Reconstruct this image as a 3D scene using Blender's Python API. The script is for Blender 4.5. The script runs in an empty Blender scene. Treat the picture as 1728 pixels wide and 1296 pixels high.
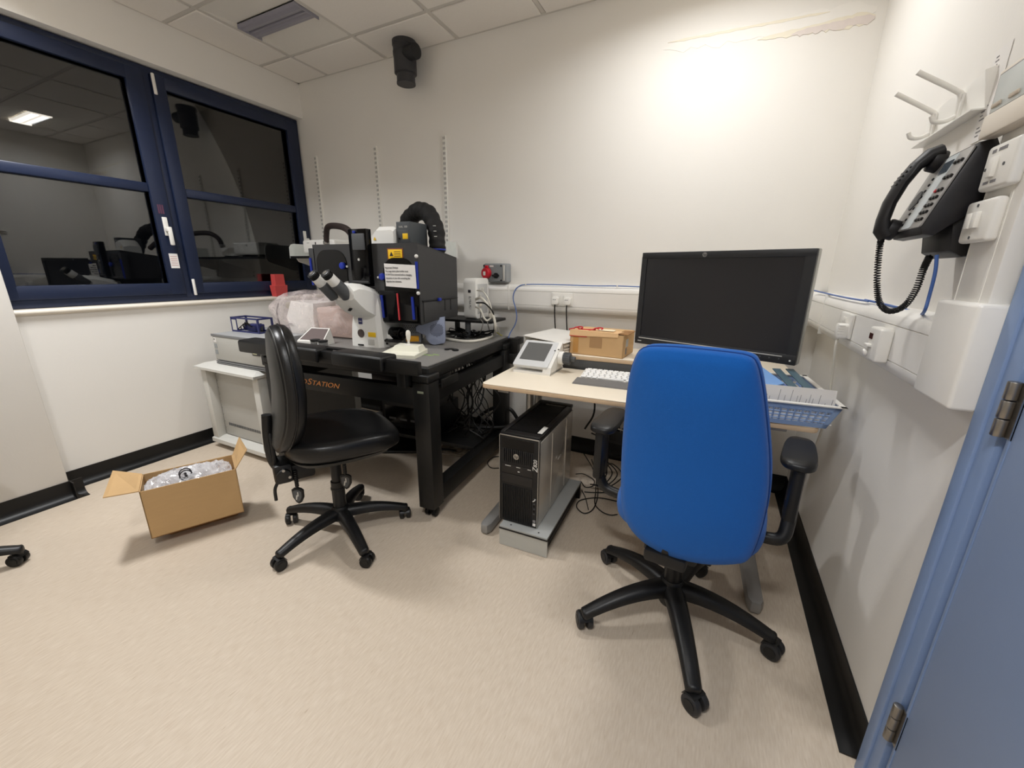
import bpy, bmesh, math, random
from mathutils import Matrix, Vector
random.seed(7)
PI = math.pi
SC = bpy.context.scene
COL = SC.collection

# ------------------------------------------------------------------ camera
CAMZ = 1.25
YAW, PITCH, ROLL, FPX = .4578, -.2744, .0093, 680.99
_fw = Vector((-math.sin(YAW)*math.cos(PITCH), math.cos(YAW)*math.cos(PITCH), math.sin(PITCH)))
_r = Vector((math.cos(YAW), math.sin(YAW), 0)); _u = _r.cross(_fw)
_r2 = _r*math.cos(ROLL) + _u*math.sin(ROLL); _u2 = -_r*math.sin(ROLL) + _u*math.cos(ROLL)
cam = bpy.data.objects.new('camera', bpy.data.cameras.new('camera')); COL.objects.link(cam)
cam.matrix_world = Matrix(((_r2.x, _u2.x, -_fw.x, 0), (_r2.y, _u2.y, -_fw.y, 0), (_r2.z, _u2.z, -_fw.z, CAMZ), (0, 0, 0, 1)))
cam.data.sensor_width = 36; cam.data.lens = FPX/1728*36; cam.data.clip_start = .02
SC.camera = cam
def ray(px, py):
    return (_r2*(px-864) - _u2*(py-648) + _fw*FPX).normalized()
C0 = Vector((0, 0, CAMZ))
def onx(px, py, x): d = ray(px, py); return C0 + d*(x/d.x)
def ony(px, py, y): d = ray(px, py); return C0 + d*(y/d.y)
def onz(px, py, z): d = ray(px, py); return C0 + d*((z-CAMZ)/d.z)

# ------------------------------------------------------------------ world, exposure
w = bpy.data.worlds.new('night'); SC.world = w; w.use_nodes = True
w.node_tree.nodes['Background'].inputs[0].default_value = (.010, .011, .014, 1)
w.node_tree.nodes['Background'].inputs[1].default_value = .3
SC.view_settings.view_transform = 'Standard'
SC.view_settings.look = 'None'
SC.view_settings.gamma = 1
SC.view_settings.use_curve_mapping = False
SC.view_settings.exposure = 0.34
SC.cycles.use_denoising = True
SC.cycles.max_bounces = 10
SC.cycles.diffuse_bounces = 6
SC.cycles.sample_clamp_indirect = 6
LAMP_W = 25          # watts of each ceiling lamp
LAMP_COL = (.975, .985, 1.0)

# ------------------------------------------------------------------ helpers
def srgb(r, g, b):
    f = lambda c: (c/255/12.92) if c/255 <= .04045 else ((c/255+.055)/1.055)**2.4
    return (f(r), f(g), f(b), 1)
MATS = {}
def mat(name, rgb, rough=.5, metal=0, spec=.5, var=.06, scale=30, bump=0, bscale=200, stretch=None, coat=0, alpha=1, trans=0, emit=0, sheen=0, ior=1.45):
    if name in MATS: return MATS[name]
    m = bpy.data.materials.new(name); m.use_nodes = True; nt = m.node_tree; N = nt.nodes; L = nt.links
    b = N['Principled BSDF']; c = srgb(*rgb)
    tc = N.new('ShaderNodeTexCoord'); mp = N.new('ShaderNodeMapping'); L.new(tc.outputs['Object'], mp.inputs[0])
    if stretch: mp.inputs['Scale'].default_value = stretch
    nz = N.new('ShaderNodeTexNoise'); nz.inputs['Scale'].default_value = scale; nz.inputs['Detail'].default_value = 4; L.new(mp.outputs[0], nz.inputs['Vector'])
    mx = N.new('ShaderNodeMix'); mx.data_type = 'RGBA'; L.new(nz.outputs[0], mx.inputs[0])
    mx.inputs[6].default_value = tuple(max(0, x*(1-var)) for x in c[:3])+(1,); mx.inputs[7].default_value = tuple(min(1, x*(1+var)) for x in c[:3])+(1,)
    L.new(mx.outputs[2], b.inputs['Base Color'])
    b.inputs['Roughness'].default_value = rough; b.inputs['Metallic'].default_value = metal; b.inputs['Specular IOR Level'].default_value = spec
    b.inputs['Coat Weight'].default_value = coat; b.inputs['Alpha'].default_value = alpha; b.inputs['Transmission Weight'].default_value = trans; b.inputs['IOR'].default_value = ior
    b.inputs['Sheen Weight'].default_value = sheen
    if emit: b.inputs['Emission Color'].default_value = c; b.inputs['Emission Strength'].default_value = emit
    if bump:
        n2 = N.new('ShaderNodeTexNoise'); n2.inputs['Scale'].default_value = bscale; n2.inputs['Detail'].default_value = 3; L.new(mp.outputs[0], n2.inputs['Vector'])
        bp = N.new('ShaderNodeBump'); bp.inputs['Strength'].default_value = bump; bp.inputs['Distance'].default_value = .002; L.new(n2.outputs[0], bp.inputs['Height']); L.new(bp.outputs[0], b.inputs['Normal'])
    MATS[name] = m; return m

def crom(pts, k=6, closed=False):
    P = [Vector(p) for p in pts]; n = len(P); out = []
    if n < 3: return P
    rng = range(n) if closed else range(n-1)
    for i in rng:
        if closed: a, b, c, d = P[(i-1) % n], P[i], P[(i+1) % n], P[(i+2) % n]
        else:
            b, c = P[i], P[i+1]; a = P[i-1] if i else b*2-c; d = P[i+2] if i+2 < n else c*2-b
        for j in range(k):
            t = j/k
            out.append(.5*((2*b)+(c-a)*t+(2*a-5*b+4*c-d)*t*t+(-a+3*b-3*c+d)*t**3))
    if not closed: out.append(P[-1])
    return out

def RZ(a): return Matrix.Rotation(a, 4, 'Z')
def RX(a): return Matrix.Rotation(a, 4, 'X')
def RY(a): return Matrix.Rotation(a, 4, 'Y')
def TR(*v): return Matrix.Translation(Vector(v))

class MB:
    def __init__(s): s.bm = bmesh.new(); s.M = Matrix()
    def _add(s, tmp, M=None):
        me = bpy.data.meshes.new('t'); tmp.to_mesh(me); tmp.free()
        me.transform(s.M @ M if M else s.M); s.bm.from_mesh(me); bpy.data.meshes.remove(me); return s
    def box(s, c, d, bev=0, seg=2, M=None):
        t = bmesh.new(); bmesh.ops.create_cube(t, size=1)
        for v in t.verts: v.co = Vector((v.co.x*d[0], v.co.y*d[1], v.co.z*d[2]))
        if bev: bmesh.ops.bevel(t, geom=t.edges[:], offset=min(bev, min(d)*.49), segments=seg, affect='EDGES', profile=.5)
        for v in t.verts: v.co += Vector(c)
        return s._add(t, M)
    def bx(s, x0, x1, y0, y1, z0, z1, bev=0, seg=2, M=None):
        return s.box(((x0+x1)/2, (y0+y1)/2, (z0+z1)/2), (abs(x1-x0), abs(y1-y0), abs(z1-z0)), bev, seg, M)
    def cyl(s, p0, p1, r, r1=None, n=20, bev=0):
        p0, p1 = Vector(p0), Vector(p1); d = p1-p0; r1 = r if r1 is None else r1
        t = bmesh.new(); bmesh.ops.create_cone(t, cap_ends=True, segments=n, radius1=r, radius2=r1, depth=d.length)
        if bev: bmesh.ops.bevel(t, geom=[e for e in t.edges if len(e.link_faces) == 2 and any(len(f.verts) == n for f in e.link_faces)], offset=bev, segments=2, affect='EDGES', profile=.5)
        M = TR(*((p0+p1)/2)) @ d.to_track_quat('Z', 'Y').to_matrix().to_4x4()
        return s._add(t, M)
    def sph(s, c, r, n=16, M=None):
        t = bmesh.new(); bmesh.ops.create_uvsphere(t, u_segments=n, v_segments=max(6, n*2//3), radius=1)
        r = (r, r, r) if not hasattr(r, '__len__') else r
        for v in t.verts: v.co = Vector((v.co.x*r[0]+c[0], v.co.y*r[1]+c[1], v.co.z*r[2]+c[2]))
        return s._add(t, M)
    def tube(s, pts, r, n=8, k=0, closed=False, rf=None):
        P = crom(pts, k, closed) if k else [Vector(p) for p in pts]
        t = bmesh.new(); rings = []; N = len(P); up = Vector((0, 0, 1)); prev = None
        for i, p in enumerate(P):
            a = P[(i-1) % N] if (i or closed) else p; b = P[(i+1) % N] if (i < N-1 or closed) else p
            d = (b-a).normalized()
            if prev is None:
                x = d.cross(up)
                if x.length < .05: x = d.cross(Vector((1, 0, 0)))
            else: x = prev-d*prev.dot(d)
            x.normalize(); prev = x; y = d.cross(x); rr = rf(i/(N-1)) if rf else r
            rings.append([t.verts.new(p+x*rr*math.cos(2*PI*j/n)+y*rr*math.sin(2*PI*j/n)) for j in range(n)])
        M_ = N if closed else N-1
        for i in range(M_):
            A, B = rings[i], rings[(i+1) % N]
            for j in range(n): t.faces.new((A[j], A[(j+1) % n], B[(j+1) % n], B[j]))
        if not closed: t.faces.new(rings[0][::-1]); t.faces.new(rings[-1])
        bmesh.ops.recalc_face_normals(t, faces=t.faces[:])
        return s._add(t)
    def prism(s, outline, h, M=None, bev=0, seg=2):
        """2-D outline in local XY, extruded along +Z by h"""
        t = bmesh.new(); vs = [t.verts.new((x, y, 0)) for x, y in outline]; f = t.faces.new(vs)
        g = bmesh.ops.extrude_face_region(t, geom=[f])
        for e in g['geom']:
            if isinstance(e, bmesh.types.BMVert): e.co.z += h
        bmesh.ops.recalc_face_normals(t, faces=t.faces[:])
        if bev: bmesh.ops.bevel(t, geom=[e for e in t.edges if abs(e.verts[0].co.z-e.verts[1].co.z) < 1e-6], offset=bev, segments=seg, affect='EDGES', profile=.5)
        return s._add(t, M)
    def lathe(s, prof, n=24, M=None):
        t = bmesh.new(); rings = [[t.verts.new((r*math.cos(2*PI*j/n), r*math.sin(2*PI*j/n), z)) for j in range(n)] for r, z in prof]
        for A, B in zip(rings, rings[1:]):
            for j in range(n): t.faces.new((A[j], A[(j+1) % n], B[(j+1) % n], B[j]))
        if prof[0][0] > 1e-4: t.faces.new(rings[0][::-1])
        if prof[-1][0] > 1e-4: t.faces.new(rings[-1])
        bmesh.ops.remove_doubles(t, verts=t.verts[:], dist=1e-5); bmesh.ops.recalc_face_normals(t, faces=t.faces[:])
        return s._add(t, M)
    def grid(s, fn, nu, nv, thick=0, M=None, closed_u=False):
        t = bmesh.new(); V = [[t.verts.new(fn(i/(nu if closed_u else nu-1), j/(nv-1))) for j in range(nv)] for i in range(nu)]
        for i in range(nu if closed_u else nu-1):
            for j in range(nv-1): t.faces.new((V[i][j], V[(i+1) % nu][j], V[(i+1) % nu][j+1], V[i][j+1]))
        bmesh.ops.recalc_face_normals(t, faces=t.faces[:])
        if thick: bmesh.ops.solidify(t, geom=t.faces[:], thickness=thick)
        return s._add(t, M)
    def quadmesh(s, V, F, M=None):
        t = bmesh.new(); vs = [t.verts.new(v) for v in V]
        for f in F: t.faces.new([vs[i] for i in f])
        bmesh.ops.recalc_face_normals(t, faces=t.faces[:]); return s._add(t, M)
    def build(s, name, m, parent=None, ang=40, M=None):
        me = bpy.data.meshes.new(name); s.bm.to_mesh(me); s.bm.free()
        me.polygons.foreach_set('use_smooth', [True]*len(me.polygons)); me.set_sharp_from_angle(angle=math.radians(ang))
        me.materials.append(m); o = bpy.data.objects.new(name, me); COL.objects.link(o)
        if parent: o.parent = parent
        if M: o.matrix_local = M
        return o

def tag(o, label=None, cat=None, group=None, kind=None):
    if label: o['label'] = label
    if cat: o['category'] = cat
    if group: o['group'] = group
    if kind: o['kind'] = kind
    return o
def thing(name, label, cat, loc=(0, 0, 0), rz=0, group=None):
    o = bpy.data.objects.new(name, None); COL.objects.link(o); o.empty_display_size = .05
    o.location = loc; o.rotation_euler = (0, 0, rz); return tag(o, label, cat, group)
def struct(o): o['kind'] = 'structure'; return o
def copy_tree(o, parent=None):
    c = o.copy(); COL.objects.link(c)
    if parent: c.parent = parent
    for ch in list(o.children): copy_tree(ch, c)
    return c
def text(body, size, M, m, name='lettering', parent=None, ext=.0004, shear=0, align='CENTER', sx=1):
    cu = bpy.data.curves.new('t', 'FONT'); cu.body = body; cu.size = size; cu.extrude = ext; cu.shear = shear; cu.align_x = align; cu.align_y = 'CENTER'; cu.resolution_u = 3
    o = bpy.data.objects.new('t', cu); COL.objects.link(o); bpy.context.view_layer.update()
    me = bpy.data.meshes.new_from_object(o.evaluated_get(bpy.context.evaluated_depsgraph_get())); bpy.data.objects.remove(o); bpy.data.curves.remove(cu)
    me.transform(M @ Matrix.Diagonal((sx, 1, 1, 1))); me.materials.clear(); me.materials.append(m)
    ob = bpy.data.objects.new(name, me); COL.objects.link(ob)
    if parent: ob.parent = parent
    return ob
# frames for lettering: text lies in XY, faces +Z
FACE_MY = Matrix(((1, 0, 0, 0), (0, 0, -1, 0), (0, 1, 0, 0), (0, 0, 0, 1)))     # on a wall, read looking to +y
FACE_MX = Matrix(((0, 0, -1, 0), (-1, 0, 0, 0), (0, 1, 0, 0), (0, 0, 0, 1)))    # faces -x, read looking to +x
FACE_PX = Matrix(((0, 0, 1, 0), (1, 0, 0, 0), (0, 1, 0, 0), (0, 0, 0, 1)))      # faces +x, read looking to -x
def ell(a, b, n=24, cx=0, cy=0): return [(cx+a*math.cos(2*PI*i/n), cy+b*math.sin(2*PI*i/n)) for i in range(n)]
def rrect(w, h, r, n=5, cx=0, cy=0):
    out = []
    for qx, qy, a0 in ((1, 1, 0), (-1, 1, 90), (-1, -1, 180), (1, -1, 270)):
        for i in range(n+1):
            a = math.radians(a0+90*i/n); out.append((cx+qx*(w/2-r)+r*math.cos(a), cy+qy*(h/2-r)+r*math.sin(a)))
    return out

# ------------------------------------------------------------------ materials
def wall_material(name, rgb):
    m = mat(name, rgb, .75, var=.025, scale=2.2, bump=.12, bscale=120, spec=.25)
    return m
M_wall = wall_material('wall_paint', (234, 231, 225))
M_ceil = mat('ceiling_tile', (234, 229, 222), .9, var=.03, scale=90, bump=.25, bscale=350, spec=.1)
M_grid = mat('ceiling_grid', (206, 201, 193), .5, var=.02)
M_wplas = mat('white_plastic', (232, 230, 224), .35, var=.015)
M_wplas2 = mat('white_trunking', (236, 234, 229), .32, var=.012)
M_cream = mat('cream_plastic', (228, 219, 205), .4, var=.02)
M_bplas = mat('black_plastic', (17, 17, 18), .42, var=.15, bump=.1, bscale=400)
M_bgloss = mat('black_gloss', (6, 6, 7), .12, var=.1, spec=.28)
M_bmat = mat('black_powder_coat', (13, 13, 13), .45, var=.12, bump=.12, bscale=500)
M_inc = mat('incubator_grey', (54, 54, 55), .5, var=.08, bump=.08, bscale=600)
M_vinylb = mat('black_vinyl', (9, 9, 9), .45, var=.1)
M_frame = mat('navy_frame', (28, 38, 63), .38, var=.06)
M_door = mat('door_blue', (136, 155, 188), .42, var=.02, bump=.05, bscale=300)
M_doorf = mat('door_frame_blue', (128, 151, 190), .4, var=.02)
M_steel = mat('brushed_steel', (150, 146, 140), .35, 1, var=.12, scale=8, stretch=(40, 40, 1))
M_alu = mat('aluminium', (178, 176, 172), .42, 1, var=.05)
M_silver = mat('silver_paint', (150, 149, 147), .45, .4, var=.05)
M_leather = mat('black_leather', (13, 13, 14), .33, var=.1, bump=.25, bscale=260)
M_leatherg = mat('grey_piping', (52, 52, 50), .5, var=.1)
M_blue = mat('blue_fabric', (24, 92, 172), .95, var=.10, scale=420, bump=.5, bscale=900, spec=.15, sheen=.15)
M_desk = mat('desk_laminate', (238, 227, 207), .38, var=.015, scale=60)
M_deske = mat('desk_edge', (205, 178, 146), .5, var=.05)
M_card = mat('cardboard', (192, 158, 112), .85, var=.05, scale=14, bump=.15, bscale=120, stretch=(1, 1, 6))
M_cardi = mat('cardboard_dark', (160, 118, 74), .85, var=.05, scale=14)
M_card2 = mat('box_board', (208, 170, 122), .8, var=.05, scale=14)
M_tape = mat('packing_tape', (200, 148, 82), .3, var=.05, coat=.2)
M_paper = mat('paper', (233, 230, 226), .8, var=.02)
M_ink = mat('dark_ink', (50, 48, 52), .8, var=.1)
M_inkg = mat('grey_ink', (130, 128, 130), .8, var=.1)
M_red = mat('red_plastic', (206, 78, 76), .4, var=.04)
M_redd = mat('red_socket', (190, 28, 44), .4, var=.05)
M_yel = mat('yellow_label', (242, 196, 30), .5, var=.03)
M_lblue = mat('latch_blue', (26, 48, 150), .35, var=.05)
M_scanb = mat('scan_head_blue', (148, 156, 178), .45, var=.03)
M_basket = mat('basket_blue', (136, 160, 198), .4, var=.04)
M_grey = mat('grey_enclosure', (146, 150, 152), .5, var=.03)
M_greyl = mat('light_grey_panel', (196, 194, 188), .5, var=.02)
M_greyd = mat('dark_grey', (78, 80, 82), .5, var=.05)
M_rack = mat('rack_grey', (203, 202, 196), .45, var=.02)
M_rackp = mat('rack_panel', (184, 183, 178), .4, var=.02)
M_cabl = mat('cable_black', (14, 14, 14), .5, var=.1)
M_cabw = mat('cable_white', (222, 218, 206), .5, var=.03)
M_cabb = mat('cable_blue', (70, 104, 170), .45, var=.05)
M_caby = mat('cable_yellow', (222, 214, 70), .45, var=.05)
M_hoseb = mat('hose_brown', (48, 38, 36), .55, var=.12)
M_hosek = mat('hose_black', (18, 17, 17), .75, var=.2, scale=60, bump=.4, bscale=80)
M_screen = mat('lcd_off', (40, 40, 43), .28, var=.05, spec=.5)
M_lcdg = mat('lcd_grey', (98, 98, 97), .25, var=.04)
M_lcdl = mat('lcd_light', (196, 202, 200), .3, var=.03)
M_orange = mat('orange_letters', (226, 148, 78), .5, var=.03)
M_brass = mat('brass', (196, 160, 70), .35, 1, var=.05)
M_keys = mat('key_white', (238, 238, 236), .45, var=.01)
M_folder = mat('folder_blue', (112, 152, 204), .5, var=.05)
M_slate = mat('slate_folder', (72, 96, 108), .55, var=.06)
M_pink = mat('pinkish_card', (205, 182, 172), .8, var=.04)
M_zeissb = mat('navy_badge', (46, 48, 100), .5, var=.03)

def floor_material():
    m = mat('floor_vinyl', (199, 183, 160), .48, spec=.35); nt = m.node_tree; N = nt.nodes; L = nt.links; b = N['Principled BSDF']
    tc = [n for n in N if n.type == 'TEX_COORD'][0]
    mp = N.new('ShaderNodeMapping'); mp.inputs['Scale'].default_value = (190, 26, 1); L.new(tc.outputs['Object'], mp.inputs[0])
    n1 = N.new('ShaderNodeTexNoise'); n1.inputs['Scale'].default_value = 1; n1.inputs['Detail'].default_value = 5; L.new(mp.outputs[0], n1.inputs['Vector'])
    r1 = N.new('ShaderNodeValToRGB'); L.new(n1.outputs[0], r1.inputs[0]); e = r1.color_ramp.elements
    e[0].position = .25; e[0].color = srgb(192, 176, 157); e[1].position = .75; e[1].color = srgb(208, 195, 178)
    e2 = r1.color_ramp.elements.new(.5); e2.color = srgb(200, 186, 168)
    mp2 = N.new('ShaderNodeMapping'); mp2.inputs['Scale'].default_value = (110, 16, 1); L.new(tc.outputs['Object'], mp2.inputs[0])
    v = N.new('ShaderNodeTexNoise'); v.inputs['Scale'].default_value = 1; v.inputs['Detail'].default_value = 2; L.new(mp2.outputs[0], v.inputs['Vector'])
    r2 = N.new('ShaderNodeValToRGB'); r2.color_ramp.elements[0].position = .70; r2.color_ramp.elements[1].position = .78; L.new(v.outputs[0], r2.inputs[0])
    mx = N.new('ShaderNodeMix'); mx.data_type = 'RGBA'; mx.inputs[7].default_value = srgb(160, 140, 116); L.new(r1.outputs[0], mx.inputs[6])
    mul = N.new('ShaderNodeMath'); mul.operation = 'MULTIPLY'; mul.inputs[1].default_value = .55; L.new(r2.outputs[0], mul.inputs[0]); L.new(mul.outputs[0], mx.inputs[0])
    L.new(mx.outputs[2], b.inputs['Base Color']); return m
M_floor = floor_material()

def glass_material():
    m = bpy.data.materials.new('window_glass'); m.use_nodes = True; nt = m.node_tree; N = nt.nodes; L = nt.links; N.clear()
    out = N.new('ShaderNodeOutputMaterial'); t = N.new('ShaderNodeBsdfTransparent'); t.inputs[0].default_value = (.55, .57, .58, 1)
    g = N.new('ShaderNodeBsdfGlossy'); g.inputs['Roughness'].default_value = .02; g.inputs[0].default_value = (.95, .95, .95, 1)
    f = N.new('ShaderNodeFresnel'); f.inputs[0].default_value = 1.85
    nz = N.new('ShaderNodeTexNoise'); nz.inputs['Scale'].default_value = 5
    mr = N.new('ShaderNodeMapRange'); mr.inputs[3].default_value = .008; mr.inputs[4].default_value = .012; L.new(nz.outputs[0], mr.inputs[0]); L.new(mr.outputs[0], g.inputs['Roughness'])
    mx = N.new('ShaderNodeMixShader'); L.new(f.outputs[0], mx.inputs[0]); L.new(t.outputs[0], mx.inputs[1]); L.new(g.outputs[0], mx.inputs[2]); L.new(mx.outputs[0], out.inputs[0])
    return m
M_glass = glass_material()
def film_material(name, tint, a0, a1, rough=.15, scale=14, dist=.012):
    """thin clear plastic: mostly see-through, creases shine"""
    m = bpy.data.materials.new(name); m.use_nodes = True; nt = m.node_tree; N = nt.nodes; L = nt.links; N.clear()
    out = N.new('ShaderNodeOutputMaterial'); t = N.new('ShaderNodeBsdfTransparent'); t.inputs[0].default_value = (.97, .96, .96, 1)
    p = N.new('ShaderNodeBsdfPrincipled'); p.inputs['Base Color'].default_value = srgb(*tint); p.inputs['Roughness'].default_value = rough; p.inputs['Specular IOR Level'].default_value = .9
    nz = N.new('ShaderNodeTexNoise'); nz.inputs['Scale'].default_value = scale; nz.inputs['Detail'].default_value = 3; nz.inputs['Distortion'].default_value = 1.6
    tc = N.new('ShaderNodeTexCoord'); L.new(tc.outputs['Object'], nz.inputs['Vector'])
    mr = N.new('ShaderNodeMapRange'); mr.inputs[1].default_value = .35; mr.inputs[2].default_value = .7; mr.inputs[3].default_value = a0; mr.inputs[4].default_value = a1; L.new(nz.outputs[0], mr.inputs[0])
    bp = N.new('ShaderNodeBump'); bp.inputs['Strength'].default_value = 1; bp.inputs['Distance'].default_value = dist; L.new(nz.outputs[0], bp.inputs['Height']); L.new(bp.outputs[0], p.inputs['Normal'])
    mx = N.new('ShaderNodeMixShader'); L.new(mr.outputs[0], mx.inputs[0]); L.new(t.outputs[0], mx.inputs[1]); L.new(p.outputs[0], mx.inputs[2]); L.new(mx.outputs[0], out.inputs[0])
    return m
M_film = film_material('plastic_film', (240, 226, 224), .14, .50, .06, 6.5, .006)
M_bubble = film_material('air_cushion_film', (238, 238, 240), .22, .6, .1, 9, .006)
# ------------------------------------------------------------------ room shell
XL, XR, YB, YF, HC = -3.254, .509, 2.639, -2.45, 2.692
struct(MB().bx(XL-.25, XR+.15, YF-.15, YB+.15, -.12, 0).build('floor', M_floor))
wb = struct(MB().bx(XL-.25, XR+.15, YB, YB+.15, 0, HC+.2).build('wall_back', M_wall))
struct(MB().bx(XL-.25, XR+.15, YF-.15, YF, 0, HC+.2).build('wall_front', M_wall))
# left wall with window opening, plus the boxed column
o = MB(); WY0, WY1, WZ0, WZ1 = .69, YB, 1.022, 2.442
o.bx(XL-.14, XL, YF, YB, 0, WZ0); o.bx(XL-.14, XL, YF, YB, WZ1, HC+.2); o.bx(XL-.14, XL, YF, WY0, WZ0, WZ1)
o.bx(XL-.02, -3.10, .10, .715, 0, HC+.02, .006)
struct(o.build('wall_left', M_wall))
# right wall with the door opening
o = MB(); DY0, DY1, DZ = .06, 1.00, 2.06
o.bx(XR, XR+.14, DY1+.02, YB, 0, HC+.2); o.bx(XR, XR+.14, YF, DY0-.02, 0, HC+.2); o.bx(XR, XR+.14, DY0-.02, DY1+.02, DZ+.02, HC+.2)
struct(o.build('wall_right', M_wall))
# peeled paint scar high on the back wall
M_scar1 = mat('bared_plaster', (222, 212, 206), .9, var=.05, scale=40); M_scar2 = mat('old_cream_paint', (233, 226, 208), .8, var=.04, scale=30); M_scar3 = mat('filler_patch', (237, 234, 228), .8, var=.02)
def scar(x0, x1, z0, z1, h0, h1, m, seed, n=26, t=.0012):
    rd = random.Random(seed); top, bot = [], []
    for i in range(n+1):
        u = i/n; x = x0+(x1-x0)*u; zc = z0+(z1-z0)*u; h = (h0+(h1-h0)*u)*(min(1, u*8+.15)*min(1, (1-u)*10+.2))
        top.append((x, zc+h*(.5+rd.uniform(-.10, .12)))); bot.append((x, zc-h*(.5+rd.uniform(-.22, .25))))
    MB().prism(top+bot[::-1], t, TR(0, YB-t, 0) @ RX(PI/2) @ TR(0, 0, -t)).build('paint_scar', m, wb)
scar(-.42, .47, 2.392, 2.372, .05, .075, M_scar3, 1)
scar(.02, .47, 2.345, 2.345, .012, .05, M_scar2, 2, t=.0022)
scar(.16, .47, 2.338, 2.340, .020, .034, M_scar1, 3, t=.003)
scar(-.40, .30, 2.415, 2.398, .010, .010, M_scar2, 4, t=.0022)

# ceiling: slab, T-bars and single tiles
cl = struct(MB().bx(XL-.25, XR+.15, YF, YB, HC+.10, HC+.2).build('ceiling', M_wall))
gx = [XL]+[-2.91+.6*k for k in range(6)]+[XR]; gy = [YB]+[2.315-.6*k for k in range(8)]+[YF]
for x in gx[1:-1]: MB().bx(x-.012, x+.012, YF, YB, HC, HC+.03).build('grid_bar', M_grid, cl)
for y in gy[1:-1]: MB().bx(XL, XR, y-.012, y+.012, HC+.0005, HC+.03).build('grid_bar', M_grid, cl)
MB().bx(XL, XL+.02, YF, YB, HC-.002, HC+.03).build('edge_trim', M_grid, cl); MB().bx(XL, XR, YB-.02, YB, HC-.002, HC+.03).build('edge_trim', M_grid, cl)
MB().bx(XR-.02, XR, YF, YB, HC-.002, HC+.03).build('edge_trim', M_grid, cl); MB().bx(XL, XR, YF, YF+.02, HC-.002, HC+.03).build('edge_trim', M_grid, cl)
LUM = [(1, 1), (5, 1), (1, 3), (5, 5)]          # grid cells that hold a luminaire
tiles = {}
for i in range(len(gx)-1):
    for j in range(len(gy)-1):
        if (i, j) in LUM: continue
        w_, d_ = gx[i+1]-gx[i], gy[j]-gy[j+1]; key = (round(w_, 3), round(d_, 3))
        cx, cy = (gx[i]+gx[i+1])/2, (gy[j]+gy[j+1])/2
        if key not in tiles:
            t = MB().box((0, 0, 0), (w_-.030, d_-.030, .03), .004, 1).build('ceiling_tile', M_ceil, cl); tiles[key] = t.data
        else:
            t = bpy.data.objects.new('ceiling_tile', tiles[key]); COL.objects.link(t); t.parent = cl
        t.location = (cx, cy, HC+.010)

# recessed strip luminaires
M_lumw = mat('luminaire_white', (226, 222, 214), .5, var=.02)
M_lumr = mat('luminaire_lens', (150, 148, 158), .3, 0, var=.04)
M_lumon = mat('lit_lens', (255, 246, 232), .4, var=.03, scale=4, emit=5)
def luminaire(cx, cy, label, watts, lens=None):
    t = thing('ceiling_light', label, 'ceiling light', (cx, cy, HC), 0, 'recessed ceiling lights')
    a = .288; s = .268; sw = .078
    fr = MB()
    for y0, y1 in ((-a, -sw), (sw, a)):
        def fn(u, v, y0=y0, y1=y1):
            y = y0+(y1-y0)*v; d = (a-abs(y))/(a-sw); return (-a+2*a*u, y, -.001+.022*math.sin(d*PI/2))
        fr.grid(fn, 2, 9, thick=.002)
    for sx in (-1, 1): fr.bx(sx*s, sx*a, -sw, sw, .006, .022)
    fr.build('side_panel', M_lumw, t)
    ho = MB(); ho.bx(-a, a, -a, -a+.004, 0, .098); ho.bx(-a, a, a-.004, a, 0, .098); ho.bx(-a, -a+.004, -a, a, 0, .098); ho.bx(a-.004, a, -a, a, 0, .098); ho.bx(-a, a, -a, a, .094, .098)
    ho.build('housing', M_lumw, t)
    rf = MB()      # two ribbed lens channels with a ridge between them
    rf.grid(lambda u, v: (-s+2*s*u, -sw+2*sw*v, .010-.016*abs(math.sin(v*2*PI))**.7+.0012*math.cos(v*40)), 2, 41)
    rf.bx(-s, s, -.005, .005, -.006, .012, .002)
    for sx in (-1, 1): rf.bx(sx*s-.003, sx*s+.003, -sw, sw, -.010, .02, .001)
    rf.build('lens_strip', lens or M_lumon, t)
    if watts:
        for sy in (-.039, .039):
            ld = bpy.data.lights.new('strip_lamp', 'AREA'); ld.shape = 'RECTANGLE'; ld.size = .52; ld.size_y = .055; ld.energy = watts/2; ld.color = LAMP_COL; ld.spread = 2.75 if cx > -1 else 2.35
            lo = bpy.data.objects.new('strip_lamp', ld); COL.objects.link(lo); lo.parent = t; lo.location = (0, sy, -.0085)
    return t
LL = {(1, 1): ('recessed ceiling light with dull grey louvre strip next to the black duct pipe', 0, M_lumr), (5, 1): ('bright recessed ceiling light above the monitor desk', LAMP_W*.38),
      (1, 3): ('bright recessed ceiling light above the open cardboard box', LAMP_W*.85), (5, 5): ('bright recessed ceiling light beyond the blue door', LAMP_W*.9)}
for (i, j) in LUM: luminaire((gx[i]+gx[i+1])/2, (gy[j]+gy[j+1])/2, *LL[(i, j)])

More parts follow.
